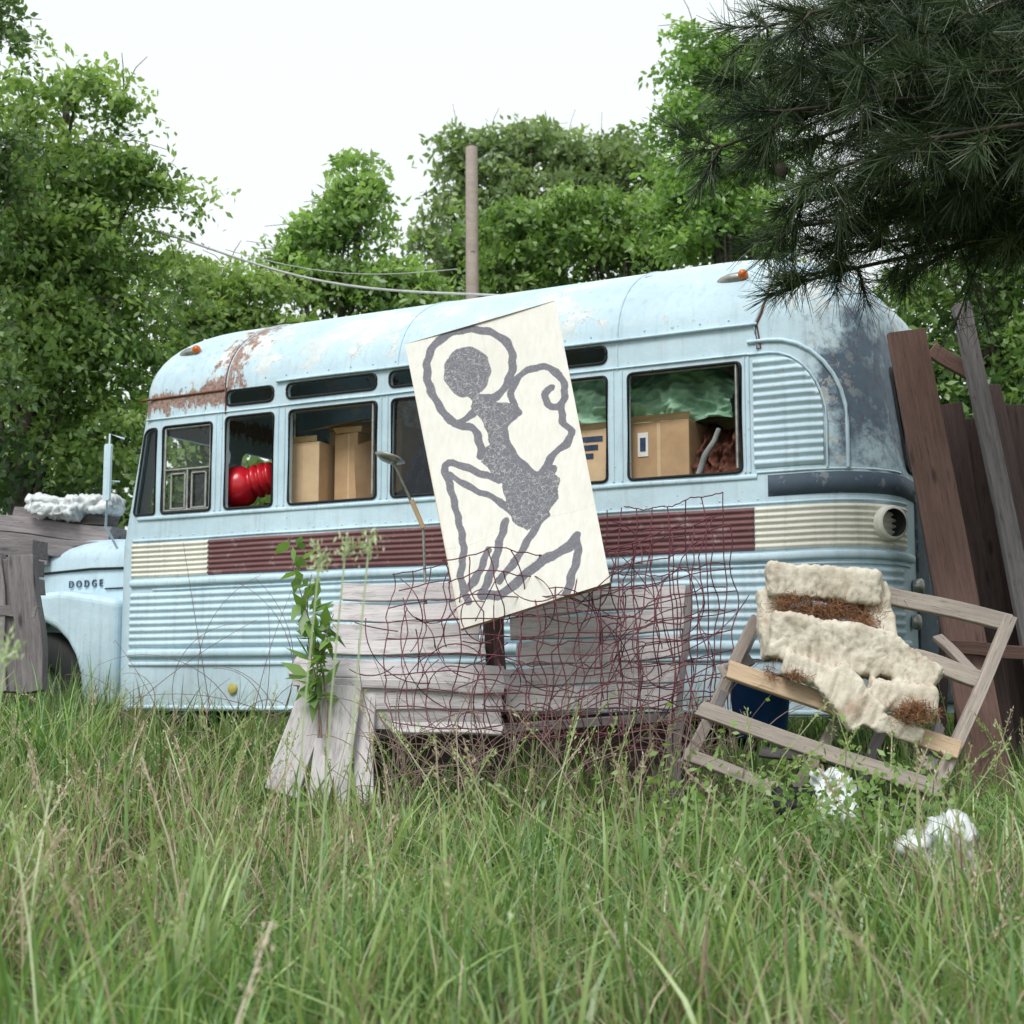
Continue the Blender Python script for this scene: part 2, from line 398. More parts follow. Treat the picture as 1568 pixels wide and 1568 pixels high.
def strip(name,t0,t1,prof,mat,tend=None):
    ts=[];t=t0
    fl=3.9
    while t<min(t1,fl): ts.append(t); t+=.12
    t=max(t0,fl)
    while t<t1: ts.append(t); t+=.04
    ts.append(t1); ts=sorted(set(ts))
    V=[];Q=[];m=len(prof)
    for t in ts:
        for z,o in prof:
            tt=t if tend is None else min(t,tend(z))
            o2=o+.006*mnoise.noise(Vector((tt*2.3,z*3,1.7))) if o>.002 else o
            zz=z+.004*mnoise.noise(Vector((tt*1.7,z*2,7.7))) if 0<o else z
            V.append(tuple(perim(tt,zz,o2)))
    for i in range(len(ts)-1):
        for j in range(m-1):
            Q.append((i*m+j,(i+1)*m+j,(i+1)*m+j+1,i*m+j+1))
    return mkq(name,V,Q,mat,bus,smooth=False)
def rib(z0,z1,pitch,amp=.010,base=.005):
    out=[(z0,-.004)]; n=int(round((z1-z0)/pitch))
    p=(z1-z0)/n
    for i in range(n):
        for f,o in ((0,0),(.18,.15),(.38,.8),(.55,1),(.72,.8),(.92,.15)):
            out.append((z0+(i+f)*p,base+amp*o))
    out+=[(z1,base),(z1,-.004)]; return out
def rail(z,h,o): return [(z-h/2,-.004),(z-h/2+.003,o*.7),(z-h*.25,o),(z+h*.25,o),(z+h/2-.003,o*.7),(z+h/2,-.004)]
b1=rib(1.738,1.975,.034,.012)
strip("belt_panel_cream_front",-.79,-.125,b1,M_cream)
strip("belt_panel_maroon",-.12,3.68,b1,M_maroon)
strip("belt_panel_cream_rear",3.685,4.62,b1,M_cream)
strip("rub_rail_upper",-.79,4.75,rail(1.70,.05,.028),M_blue)
strip("rub_rail_mid",-.6,4.7,rail(1.655,.02,.012),M_blue)
strip("belt_molding",-.79,4.65,rail(1.995,.018,.010),M_blue)
strip("corrugated_side",-.79,4.55,rib(1.26,1.635,.047,.014),M_blue)
strip("rub_rail_lower",-.79,4.6,rail(1.22,.055,.03),M_blue)
strip("rub_rail_bottom",-.79,4.6,rail(1.15,.03,.015),M_blue)
strip("skirt_edge",-.79,4.5,rail(.86,.03,.012),M_blue)
strip("sill_molding",-.75,3.70,rail(2.145,.03,.012),M_blue)
strip("drip_rail",.42,3.72,rail(3.0,.022,.022),M_blue)
strip("window_header",-.7,3.70,rail(2.835,.016,.010),M_blue)
strip("dark_band",3.76,4.95,[(2.03,-.004),(2.032,.006),(2.148,.006),(2.15,-.004)],M_band)
strip("louver_panel",3.69,4.07,rib(2.19,2.80,.048,.016),M_blue,tend=lambda z:4.07 if z<2.45 else 3.80+.27*math.sqrt(max(0,1-((z-2.45)/.36)**2)))
def arch(ex,zt):
    pts=[perim(3.66,zt,.006),perim(3.78,zt,.006)]
    for k in range(1,9):
        a=math.pi/2*(1-k/8); pts.append(perim(3.78+ex*math.cos(a),2.42+(zt-2.42)*math.sin(a),.006))
    pts.append(perim(3.78+ex,2.17,.006)); return pts
seams=[(arch(.31,2.83),.007,.007),(arch(.42,2.90),.012,.012)]
for s in (0.0,1.36,2.87): seams.append(([roofpt(s,d,.001) for d in range(0,86,4)],.005,.005))
seams.append(([perim(3.72,2.86,.004),perim(3.70,3.0,.004)]+[roofpt(3.70+.12*(d/60)**.6,d,.004) for d in range(6,60,6)],.012,.012))
seams.append(([(2.87,-.002,2.82),(2.87,-.002,3.0)],.004,.004))
tubes("roof_seams",seams,M_blue,bus,5)
tubes("seam_rust",[([roofpt(-.012,d,.001) for d in range(0,60,4)],.006,.004),([(-.75,-.004,2.975),(-.02,-.004,2.985)],.008,.008),([(-.005,-.004,2.82),(-.005,-.004,3.0)],.006,.006),([perim(3.735,2.86,.006),perim(3.715,3.0,.006)]+[roofpt(3.715+.12*(d/60)**.6,d,.006) for d in range(6,40,6)],.005,.003)],M_rust,bus,5)
tubes("rear_corner_seam",[([perim(t,2.165,.002) for t in (3.70,3.9,4.0,4.1,4.2,4.35,4.5,4.6)],.007,.007)],M_blue,bus,5)
rv=[]
for zz in (2.02,1.13,.9):
    s=-.7
    while s<3.7: rv.append((s,-.001,zz)); s+=.11
for s in np.arange(-.7,3.7,.17): rv.append((s,-.001,3.04))
RV=[];RQ=[]
for (x,y,z) in rv:
    b0=len(RV)
    for r,h in ((.006,0),(.004,.0035)):
        for k in range(6):
            a=k*math.pi/3; RV.append((x+r*math.cos(a),y-h,z+r*math.sin(a)))
    for k in range(6): RQ.append((b0+k,b0+(k+1)%6,b0+6+(k+1)%6,b0+6+k))
    RQ.append((b0+6,b0+7,b0+8,b0+9)); RQ.append((b0+6,b0+9,b0+10,b0+11))
mkq("rivets",RV,RQ,M_blue,bus)
def marker(nm,s,deg):
    p=roofpt(s,deg,.0)
    th=math.radians(deg); nn=Vector((0,-math.cos(th)*.63,math.sin(th)*1.1)).normalized()
    V=[];n=20;up=Vector((0,-nn.z,nn.y))*-1
    for lv,(r,h) in enumerate(((1,0),(.8,.02),(.45,.035))):
        for k in range(n):
            a=2*math.pi*k/n; ex=.13 if math.cos(a)<0 else .06
            V.append(p+Vector((1,0,0))*(r*ex*math.cos(a))+up*(r*.032*math.sin(a))+nn*h)
    Fc=[(i*n+k,i*n+(k+1)%n,(i+1)*n+(k+1)%n,(i+1)*n+k) for i in range(2) for k in range(n)]+[tuple(range(2*n,3*n))]
    mk(nm+"_base",V,Fc,M_metal,bus,True)
    lathe(nm+"_lens",[(.030,0),(.028,.025),(.018,.038),(.001,.044)],p+nn*.01+Vector((.035,0,0)),nn,M_orange,bus,16)
marker("rear_marker",3.56,30); marker("front_marker",-.42,30)
lathe("side_reflector",[(.036,0),(.036,.012),(.028,.018),(.001,.02)],(.11,-.002,.985),(0,-1,0),M_yellow,bus,18)
dp=perim(4.42,1.87,.0)
lathe("rear_duct",[(.06,-.1),(.075,0),(.092,.01),(.096,.03),(.088,.05),(.096,.06),(.09,.075),(.076,.078)],dp,(.72,-.6,0),M_cream,bus,28)
lathe("rear_duct_mouth",[(.077,.077),(.07,.0),(.001,-.01)],dp,(.72,-.6,0),M_rub,bus,28)
lathe("tail_lamp",[(.04,0),(.045,.04),(.035,.05),(.001,.055)],(4.41,.55,1.55),(1,0,0),M_metal,bus,18)
lathe("tail_lamp_low",[(.04,0),(.045,.03),(.035,.04),(.001,.045)],(4.41,.5,1.35),(1,0,0),M_metal,bus,18)
box("rear_bumper",(4.38,.3,.9),(4.52,1.9,1.05),M_band,bus,.02)
box("rear_door",(4.395,.65,1.0),(4.415,1.55,2.1),M_band,bus,.006)
tubes("mirror_arm",[([(-.90,0,2.72),(-.96,-.08,2.75),(-.97,-.08,2.1),(-.93,0,1.95)],.009,.009),([(-.93,0,2.42),(-.97,-.08,2.42)],.007,.007)],M_blue,bus)
P_=rpoly(rect(0,.06,2.28,2.68),.02)
mk("side_mirror",[(q[0]-1.0,-.09+(0 if i<len(P_) else .02),q[1]) for i,q in enumerate(P_+P_)],[tuple(range(len(P_))),tuple(range(2*len(P_)-1,len(P_)-1,-1))]+[(k,(k+1)%len(P_),(k+1)%len(P_)+len(P_),k+len(P_)) for k in range(len(P_))],M_blue,bus)
def hoodring(s,w,zt,zb=1.15,r=.28):
    c=HW;pts=[(s,c-w,zb),(s,c-w,zb+.3*(zt-zb)),(s,c-w,zb+.6*(zt-zb))]
    for k in range(7):
        a=math.pi-math.pi/2*k/6; pts.append((s,c-w+r+r*math.cos(a),zt-r*.6+r*.6*math.sin(a)))
    pts.append((s,c,zt+.03))
    for k in range(7):
        a=math.pi/2-math.pi/2*k/6; pts.append((s,c+w-r+r*math.cos(a),zt-r*.6+r*.6*math.sin(a)))
    pts+=[(s,c+w,zb+.6*(zt-zb)),(s,c+w,zb+.3*(zt-zb)),(s,c+w,zb)]
    return pts
hr=[hoodring(-.80,.88,2.08),hoodring(-1.05,.86,2.08),hoodring(-1.08,.83,2.065),hoodring(-1.4,.80,2.09),hoodring(-1.8,.75,2.10),hoodring(-2.2,.68,2.08),hoodring(-2.5,.58,1.96),hoodring(-2.62,.48,1.8,1.2,.25)]
V=[];Fc=[];n=len(hr[0])
for r in hr: V+=r
for i in range(len(hr)-1):
    for k in range(n-1): Fc.append((i*n+k,(i+1)*n+k,(i+1)*n+k+1,i*n+k+1))
Fc.append(tuple(range((len(hr)-1)*n,len(hr)*n)))
mk("hood",V,Fc,M_bus,bus,True)
tubes("hood_trim",[([(-1.0,.255,1.84),(-1.45,.292,1.85),(-2.0,.375,1.84),(-2.5,.50,1.78)],.010,.010),([(-1.0,.255,1.70),(-1.3,.28,1.70)],.006,.006)],M_rub,bus,5)
def fender(nm,ya,yb):
    out=[(-.96,.86),(-.96,1.60),(-1.2,1.64),(-1.5,1.68),(-1.8,1.66),(-2.1,1.55),(-2.32,1.35),(-2.42,1.1),(-2.42,.95),(-2.27,.95)]
    for k in range(1,12):
        a=math.pi*k/12; out.append((-1.77-.5*math.cos(a),.95+.52*math.sin(a)))
    out+=[(-1.27,.95),(-1.24,.86)]
    m=len(out); V=[(x,ya,z) for x,z in out]+[(x,yb,z) for x,z in out]
    Fc=[tuple(range(m)),tuple(range(2*m-1,m-1,-1))]+[(k,k+m,(k+1)%m+m,(k+1)%m) for k in range(m)]
    o=mk(nm,V,Fc,M_bus,bus); b_=o.modifiers.new("b",'BEVEL'); b_.width=.05; b_.segments=4; b_.limit_method='ANGLE'; b_.angle_limit=math.radians(60)
fender("fender_near",.03,.5); fender("fender_far",1.7,2.17)
def wheel(nm,s,y,dy):
    lathe(nm+"_tire",[(.24,0),(.27,-.01),(.42,-.02),(.46,.03),(.465,.12),(.46,.2),(.42,.25),(.24,.24)],(s,y,.93),(0,dy,0),M_rub,bus,36)
    lathe(nm+"_rim",[(.245,0),(.22,.03),(.19,.09),(.1,.06),(.07,.02),(.001,.02)],(s,y,.93),(0,dy,0),M_in,bus,28)
wheel("front_wheel",-1.77,.14,1); wheel("front_wheel_far",-1.77,2.06,-1)
wheel("rear_wheel",2.7,.1,1); wheel("rear_wheel_far",2.7,2.1,-1)
fc=bpy.data.curves.new("badge",'FONT'); fc.body="DODGE"; fc.size=.075; fc.extrude=.004; fc.space_character=1.7
to=bpy.data.objects.new("badge_tmp",fc); link(to); bpy.context.view_layer.update()
bme=bpy.data.meshes.new_from_object(to.evaluated_get(bpy.context.evaluated_depsgraph_get())); bpy.data.objects.remove(to)
bme.materials.clear(); bme.materials.append(M_band); bo_=bpy.data.objects.new("hood_badge",bme); link(bo_,bus)
bo_.rotation_euler=(math.pi/2,0,math.radians(-6)); bo_.location=(-1.70,.325,1.72)
# interior floor + load
box("floor_pan",(-.8,.06,1.38),(4.2,2.14,1.42),M_in,bus,0)
def carton(nm,s0,s1,y0,y1,z0,z1,mat=M_card,rot=0,flap=True):
    box(nm,(s0,y0,z0),(s1,y1,z1),mat,bus,.006,rot)
    if flap:
        mk(nm+"_flap",[(s0,y0,z1+.002),(s1,y0,z1+.002),(s1+.02,y0-.03,z1+.035),(s0,y0-.05,z1+.03)],[(0,1,2,3)],M_card2,bus)
        mk(nm+"_flap_b",[(s0,y0,z1+.003),(s0,y1,z1+.003),(s0-.04,y1,z1+.07),(s0-.05,y0,z1+.05)],[(0,1,2,3)],M_card,bus)
    box(nm+"_tape",(s0+(s1-s0)*.47,y0-.002,z0+.02),(s0+(s1-s0)*.53,y0-.0005,z1-.01),M_card2,bus,0,rot)
carton("carton_1",.40,.66,.12,.55,2.1,2.60,M_card2,.06); carton("carton_1b",.35,1.2,.12,.6,1.42,2.09,M_card,0,False)
carton("carton_2",.73,.93,.24,.62,2.1,2.66,M_card,-.12); carton("carton_2b",.35,.95,.7,1.3,1.42,2.78,M_card2)
mk("carton_sheet",[(.96,.15,2.1),(1.10,.5,2.1),(1.06,.5,2.7),(.93,.15,2.55)],[(0,1,2,3)],M_card,bus)
mk("carton_top_flap",[(.50,.10,2.66),(.98,.14,2.72),(1.02,.4,2.78),(.5,.4,2.74)],[(0,1,2,3)],M_card2,bus)
carton("carton_3",2.90,3.27,.09,.5,2.05,2.52,M_card); box("carton_3_label",(2.955,.085,2.32),(3.02,.0885,2.46),M_white,bus,0)
box("carton_3_print",(2.97,.083,2.35),(3.005,.0845,2.43),M_cloth_b,bus,0)
carton("carton_3b",2.75,3.5,.1,.6,1.42,2.04,M_card,0,False)
carton("carton_3c",3.05,3.42,.52,.9,1.9,2.58,M_card2)
carton("carton_4",2.46,2.78,.07,.5,2.1,2.50,M_card2)
for k in range(3): box("carton_4_print_%d"%k,(2.60,.065,2.43-.05*k),(2.74-.03*k,.0675,2.46-.05*k),M_cloth_b,bus,0)
carton("carton_4b",2.2,2.8,.12,.6,1.42,2.09,M_card,0,False)
carton("carton_5",1.75,2.0,.15,.5,1.42,2.45,M_card2)
for i in range(26):
    s=random.uniform(-.6,3.8);y=random.uniform(.75,1.9);z=1.42+random.choice([0,.35,.7,.9]);d=random.uniform(.2,.5)
    box("stored_box_%d"%i,(s,y,z),(s+d,y+.3,z+random.uniform(.2,.45)),random.choice([M_card,M_in,M_cloth_b,M_cloth_g,M_cloth_r,M_in]),bus,.01,random.uniform(-.4,.4))
def crumple(nm,s0,s1,z0,z1,y,amp,mat,seed,lean=.25,droop=0):
    n=60;m=40;V=[];Q=[]
    for i in range(n+1):
        for j in range(m+1):
            a=i/n;b_=j/m; v=Vector((a*3,b_*2,seed))
            d=mnoise.fractal(v*1.7,1,2,4)*amp+(.4-abs(mnoise.noise(Vector((a*6+b_*3,b_*3-a*2,seed)))))*amp*.9+(.5-abs(mnoise.noise(Vector((a*13-b_*6,b_*5,seed)))))*amp*.5
            top=z0+(z1-z0)*(1-.35*droop*(2*a-1)**2+.10*mnoise.noise(Vector((a*4,seed,0))))
            V.append((s0+(s1-s0)*a+.02*mnoise.noise(v*2+Vector((9,0,0))),y-d+lean*b_*b_,z0+(top-z0)*b_))
    for i in range(n):
        for j in range(m): Q.append((i*(m+1)+j,(i+1)*(m+1)+j,(i+1)*(m+1)+j+1,i*(m+1)+j+1))
    return mkq(nm,V,Q,mat,bus,smooth=True)
crumple("green_tarp",2.80,3.50,2.52,2.86,.17,.08,M_tarp,3.3,.16,.7)
crumple("green_tarp_b",2.05,2.86,2.48,2.84,.15,.08,M_tarp,5.3,.14,.3)
crumple("blanket",3.27,3.62,2.1,2.52,.2,.12,M_cloth_r,1.3)
crumple("clothes_blue",1.28,1.72,2.1,2.72,.25,.16,M_cloth_b,7.3)
crumple("clothes_grey",-.72,-.25,1.9,2.55,.35,.2,M_cloth_g,8.3)
crumple("blanket_b",-.15,.4,1.9,2.27,.35,.1,M_cloth_r,2.3)
kk=.84
lathe("red_vinyl_buoy",[(a*kk,b*kk) for a,b in [(.001,-.16),(.10,-.15),(.155,-.09),(.17,-.01),(.16,.06),(.12,.11),(.10,.125),(.135,.145),(.14,.165),(.105,.185),(.10,.195),(.135,.215),(.135,.235),(.10,.25),(.10,.26),(.125,.275),(.12,.30),(.001,.31)]],(-.03,.20,2.35),(1,.25,.28),M_red,bus,30)
tubes("chair_handle",[([(3.30,.12,2.15),(3.36,.1,2.3),(3.42,.1,2.38),(3.44,.12,2.45)],.02,.015)],M_cloth_g,bus)
tubes("grab_rail",[([(-.6,.3,2.85),(4,.3,2.88)],.015,.015),([(.2,.5,1.4),(.2,.5,2.95)],.015,.015)],M_metal,bus)

rm=empty("round_mirror_on_rod",tuple(S(650,1000,7.9)))
tubes("rod",[([S(655,1000,7.75),S(648,812,7.8),S(626,760,7.78),S(602,708,7.75)],.009,.008)],M_metal,rm)
tubes("rod_sleeve",[([S(648,808,7.79),S(630,765,7.77)],.014,.014)],M_card2,rm)
lathe("mirror_disc",[(.001,-.028),(.05,-.022),(.085,0),(.078,.006),(.001,.004)],S(597,701,7.75),(.3,.12,.95),M_metal,rm,24)

# ------------------------------------------------------------ ground
n=150; g=np.linspace(-1,1,n); gx=np.sign(g)*(np.abs(g)**3)*300+g*12
X,Y=np.meshgrid(gx,gx+6,indexing='ij'); Z=gzn(X,Y)
V=np.stack([X,Y,Z],-1).reshape(-1,3); i=np.arange(n-1)[:,None]*n; j=np.arange(n-1)[None,:]
Q=np.stack([i+j,i+n+j,i+n+j+1,i+j+1],-1).reshape(-1,4)
m,nt,b=newmat("ground_soil",.95,.1); c=co(nt); n1=noise(nt,c,1.4,8,.65); n2=noise(nt,c,30,6,.7)
col=mixc(nt,rng_(nt,n1,.4,.6),(.07,.11,.03),(.13,.12,.06)); col=mixc(nt,rng_(nt,n2,.4,.7,0,.7),col,(.04,.05,.02))
nt.links.new(col,b.inputs["Base Color"]); bump(nt,b,n2,.6,.03)
mkq("ground",V,Q,m,smooth=True)

# ------------------------------------------------------------ grass
M_grass=m_leaf("grass_blades",.32,.07)
def blades(xy,h,wd,col,lean=.5,seed=0):
    N=len(xy); r=np.random.default_rng(seed)
    az=r.uniform(0,2*math.pi,N); la=np.abs(r.normal(0,lean,N))+.05
    lx,ly=np.cos(az)*la,np.sin(az)*la
    fa=r.uniform(0,2*math.pi,N); wx,wy=np.cos(fa),np.sin(fa)
    z0=gzn(xy[:,0],xy[:,1])-.01
    V=np.zeros((N,10,3),dtype=np.float32)
    for k,(t,ws) in enumerate(((0,.7),(.35,1),(.65,.9),(.85,.55),(1.0,.06))):
        bx=xy[:,0]+lx*h*t**2; by=xy[:,1]+ly*h*t**2; bz=z0+h*(t-.38*la*t**3)
        for s_,o in ((-1,0),(1,1)):
            V[:,2*k+o,0]=bx+s_*wx*wd*ws/2; V[:,2*k+o,1]=by+s_*wy*wd*ws/2; V[:,2*k+o,2]=bz
    Q=np.array([[0,1,3,2],[2,3,5,4],[4,5,7,6],[6,7,9,8]]); Q=(np.arange(N)*10)[:,None,None]+Q[None]
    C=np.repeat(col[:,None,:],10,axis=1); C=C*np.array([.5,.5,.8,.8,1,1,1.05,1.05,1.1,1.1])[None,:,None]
    return V.reshape(-1,3),Q.reshape(-1,4),C.reshape(-1,3)
def vn(x,y,s,o):
    return np.array([mnoise.noise(Vector((a*s+o,b_*s-o,o))) for a,b_ in zip(x,y)])
c_,s_=math.cos(math.radians(28)),math.sin(math.radians(28))
def scatter(N,y0,y1,pw):
    yy=y0+(rng.random(N)**pw)*(y1-y0); xx=rng.uniform(-1,1,N)*(0.42*yy+1.4)
    dx=xx+1.92;dy=yy-9.69; ls=dx*c_-dy*s_; l2=dx*s_+dy*c_
    ok=~((ls>-.9)&(ls<4.4)&(l2>.12)&(l2<2.2)); return xx[ok],yy[ok]
pal=np.array([(.15,.27,.065),(.19,.32,.08),(.24,.35,.105),(.10,.20,.055),(.30,.38,.13),(.13,.26,.085)])
straw=np.array([(.46,.37,.25),(.36,.26,.19),(.54,.47,.33),(.26,.17,.14)])
def gau(xx,yy,x,y,a,b_): return np.exp(-(((xx-x)/a)**2+((yy-y)/b_)**2))
def dead(xx,yy,cl2):
    pd=.06+np.clip(-cl2*.6,-.03,.3)
    return pd+.6*gau(xx,yy,-1.45,5.4,.75,1.0)+.6*gau(xx,yy,.5,6.5,1.2,.4)+.3*gau(xx,yy,1.4,4.4,.3,.8)
def low(xx,yy):   # trampled strip in front of the crate and chair
    return 1-.42*gau(xx,yy,.1,6.5,1.5,.8)-.30*gau(xx,yy,1.3,6.0,.8,.7)
xx,yy=scatter(94000,2.2,11.5,1.2)
cl=vn(xx,yy,1.6,3.3); cl2=vn(xx,yy,.9,9.1); cl3=vn(xx,yy,3.4,5.1)
keep=rng.random(len(xx))<np.clip(.8+cl*1.5+cl3*.6,.15,1); xx,yy,cl,cl2,cl3=xx[keep],yy[keep],cl[keep],cl2[keep],cl3[keep]
N=len(xx)
h=(.23+.14*rng.random(N)+.20*np.clip(cl,-.6,1)+.12*cl3)*np.where(yy>6.5,1.12,1.0)*rng.uniform(.6,1.3,N)
h*=1+.38*np.clip((-xx-1.2)/1.5,0,1)*np.clip((yy-6.5),0,1)
h*=(1-.25*gau(xx,yy,-1.45,5.4,.7,1.0))*low(xx,yy)
wd=rng.uniform(.0045,.0105,N)*np.clip(yy/5,.85,1.3)
col=pal[rng.integers(0,6,N)]*rng.uniform(.72,1.2,N)[:,None]*(1+.40*cl2+.3*cl3)[:,None]
isd=rng.random(N)<dead(xx,yy,cl2); col[isd]=straw[rng.integers(0,4,isd.sum())]*rng.uniform(.7,1.1,(isd.sum(),1))
h=np.maximum(h,.06)
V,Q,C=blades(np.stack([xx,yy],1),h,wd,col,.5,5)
tx,ty=scatter(1050,2.3,8.4,1.1)
kp=rng.random(len(tx))>.85*gau(tx,ty,-1.45,5.4,.8,1.2); tx,ty=tx[kp],ty[kp]
k_=rng.integers(5,18,len(tx)); idx=np.repeat(np.arange(len(tx)),k_)
bx=tx[idx]+rng.normal(0,.05,len(idx)); by=ty[idx]+rng.normal(0,.05,len(idx)); N=len(idx)
hh=rng.uniform(.30,.62,len(tx))[idx]*rng.uniform(.55,1.1,N)*np.clip(.75+.25*(by-2.2),.72,1.0)*low(bx,by)
tc_=(np.array((.12,.24,.075))+rng.random((len(tx),1))*np.array((.18,.17,.06)))[idx]*rng.uniform(.8,1.15,(N,1))
V2,Q2,C2=blades(np.stack([bx,by],1),hh,rng.uniform(.007,.0145,N),tc_,.65,6)
dx_,dy_=scatter(3000,2.8,8.5,1.1); N=len(dx_)
V3,Q3,C3=blades(np.stack([dx_,dy_],1),rng.uniform(.30,.55,N)*low(dx_,dy_),rng.uniform(.0025,.0045,N),straw[rng.integers(0,3,N)]*rng.uniform(.7,1.15,(N,1)),.45,9)
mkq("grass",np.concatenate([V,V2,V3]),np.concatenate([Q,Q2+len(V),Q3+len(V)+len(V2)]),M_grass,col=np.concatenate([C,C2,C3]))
def stalks(n_,seed,fx,fy,h0,h1,head=True,tips=None):
    r=np.random.default_rng(seed); VV=[];QQ=[];CC=[];b0=0
    for i in range(n_):
        x,y=fx(r),fy(r); hh=r.uniform(h0,h1); z=gz(x,y); lx,ly=r.normal(0,.16),r.normal(0,.08)
        if tips: T_=tips[i]; x,y=T_[0]-.06,T_[1]; z=gz(x,y); hh=T_[2]-z; lx,ly=.06/(2*hh),0
        p=[np.array((x+lx*t*t*hh*2,y+ly*t*t*hh*2,z+hh*t)) for t in (0,.35,.7,1)]
        w_=.0022
        cc=np.array((.30,.36,.15)) if r.random()<.6 else np.array((.44,.36,.27))
        if tips: cc=np.array((.42,.50,.30))
        for k in range(3):
            a,b_=p[k],p[k+1]; VV+= [a-[w_,0,0],a+[w_,0,0],b_+[w_,0,0],b_-[w_,0,0]]; QQ.append((b0,b0+1,b0+2,b0+3)); b0+=4
            CC+=[cc]*4
        if head:
            d=(p[3]-p[2]); d/=np.linalg.norm(d)
            for q in range(26 if not tips else 80):
                c=p[3]-d*r.uniform(0,.13 if not tips else .04)+r.normal(0,.006 if not tips else .014,3); dd=d+r.normal(0,.45,3); dd/=np.linalg.norm(dd); sdv=np.cross(dd,r.normal(0,1,3)); sdv/=np.linalg.norm(sdv)
                l=r.uniform(.012,.022); VV+=[c,c+dd*l*.5+sdv*.003,c+dd*l,c+dd*l*.5-sdv*.003]; QQ.append((b0,b0+1,b0+2,b0+3)); b0+=4
                CC+=[cc*r.uniform(.9,1.3)]*4
    return np.array(VV),np.array(QQ),np.array(CC)
V1,Q1,C1=stalks(420,3,lambda r:r.uniform(-3.2,3.2),lambda r:r.uniform(3.2,8.2),.40,.70)
mkq("seed_grass",V1,Q1,M_grass,col=C1)
V1,Q1,C1=stalks(8,8,lambda r:r.choice([-.85,-.7,-.55,.05,.5,.75])+r.normal(0,.07),lambda r:r.uniform(2.0,2.9),.5,.75)
mkq("seed_grass_near",V1,Q1,M_grass,col=C1)
tp_=[tuple(S(*q)) for q in ((566,824,3.6),(530,832,3.6),(490,848,3.5),(12,985,3.0))]
V1,Q1,C1=stalks(len(tp_),5,lambda r:0,lambda r:3,.5,.8,True,tp_)
mkq("flowering_weed",V1,Q1,M_grass,col=C1)

# ------------------------------------------------------------ foliage
M_lf=m_leaf("leaves",.45,.05); M_bark=m_plain("bark",(.13,.11,.095),.95,.5,18,.1,bs=.8)
def leafmesh(C,L,Wd,col,r,up=.2,droop=0):
    N=len(C); a=r.normal(0,1,(N,3)); a[:,2]-=droop; a/=np.linalg.norm(a,axis=1)[:,None]
    nn=r.normal(0,1,(N,3)); nn[:,2]+=up*3; b_=np.cross(a,nn); b_/=np.linalg.norm(b_,axis=1)[:,None]+1e-9
    l=L*r.uniform(.6,1.25,N)[:,None]; w_=Wd*r.uniform(.7,1.2,N)[:,None]
    V=np.stack([C,C+a*l*.45+b_*w_,C+a*l,C+a*l*.45-b_*w_],1).reshape(-1,3)
    return V,np.arange(N*4).reshape(-1,4),np.repeat(col,4,axis=0)
def tree(name,base,D,ells,leaf=.075,ncl=160,per=220,crad=.3,c0=(.06,.12,.03),c1=(.15,.24,.06),seed=1,trunk=.14,flat=.6,depth=.8,droop=.3,limbs=26):
    r=np.random.default_rng(seed); e=empty(name,(base[0],base[1],gz(*base)))
    ws=np.array([a[2]*a[3] for a in ells],float)**.8; ws/=ws.sum(); cs=[];px=F/D
    for i in range(ncl):
        u,v,ru,rv=ells[r.choice(len(ells),p=ws)]
        d=r.normal(0,1,3); d/=np.linalg.norm(d); q=d*(r.uniform(.15,1)**.5)*r.uniform(.9,1.18)
        c=np.array(S(u,v,D)); cs.append(c+q*np.array((ru/px,ru/px*depth,rv/px)))
    cs=np.array(cs); tone=r.random(ncl)
    K=ncl*per; idx=r.integers(0,ncl,K)
    rad=crad*r.uniform(.5,1.35,ncl)
    nsp=8; sp_d=r.normal(0,1,(ncl,nsp,3)); sp_d[:,:,2]*=.6; sp_d/=np.linalg.norm(sp_d,axis=2)[:,:,None]
    si=r.integers(0,nsp,K); along=r.random(K)**.7*1.5
    off=sp_d[idx,si]*along[:,None]+r.normal(0,.15,(K,3))
    P=cs[idx]+off*np.stack([rad[idx],rad[idx],rad[idx]*flat],1)
    P[:,2]-=.30*rad[idx]*along**2
    t=np.clip(tone[idx]*.75+.12+.35*off[:,2]+r.normal(0,.14,K),0,1)[:,None]  # random tone per clump, plus lit tops put into the leaf colour
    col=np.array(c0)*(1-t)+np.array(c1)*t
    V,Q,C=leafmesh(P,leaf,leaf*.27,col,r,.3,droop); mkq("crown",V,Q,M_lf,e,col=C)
    ctr=cs.mean(0); top=cs[cs[:,2].argmax()]; bz=gz(*base)
    p0=np.array((base[0],base[1],bz-.1)); tp=np.array((ctr[0]*.6+top[0]*.4,ctr[1],top[2]-.3))
    tr=[p0+(tp-p0)*t+np.array((.12*math.sin(4*t+seed),.1*math.cos(3*t),0))*t for t in np.linspace(0,1,10)]
    paths=[(tr,trunk,trunk*.2)]
    for k in r.choice(ncl,min(limbs,ncl),replace=False):
        zt=(cs[k][2]-.8-bz)/(tp[2]-bz)*.8; t=min(max(zt,.2),.92); a=np.array(tr[int(t*9)]); b_=cs[k]
        md=(a+b_)/2+np.array((0,0,.12*np.linalg.norm(b_-a)))*r.uniform(-.2,1)+r.normal(0,.06,3)
        pp=[a*(1-s)**2+md*2*s*(1-s)+b_*s*s for s in np.linspace(0,1,7)]
        paths.append((pp,trunk*.3,.007))
    for k in r.choice(ncl,min(ncl,50),replace=False):
        for q in range(3): paths.append(([cs[k],cs[k]+sp_d[k,q]*rad[k]*.7,cs[k]+sp_d[k,q]*rad[k]*1.4-np.array((0,0,.3*rad[k]))],.006,.003))
    tubes("trunk_and_limbs",paths,M_bark,e,5)
    return e
G0,G1=(.10,.19,.055),(.38,.52,.165)
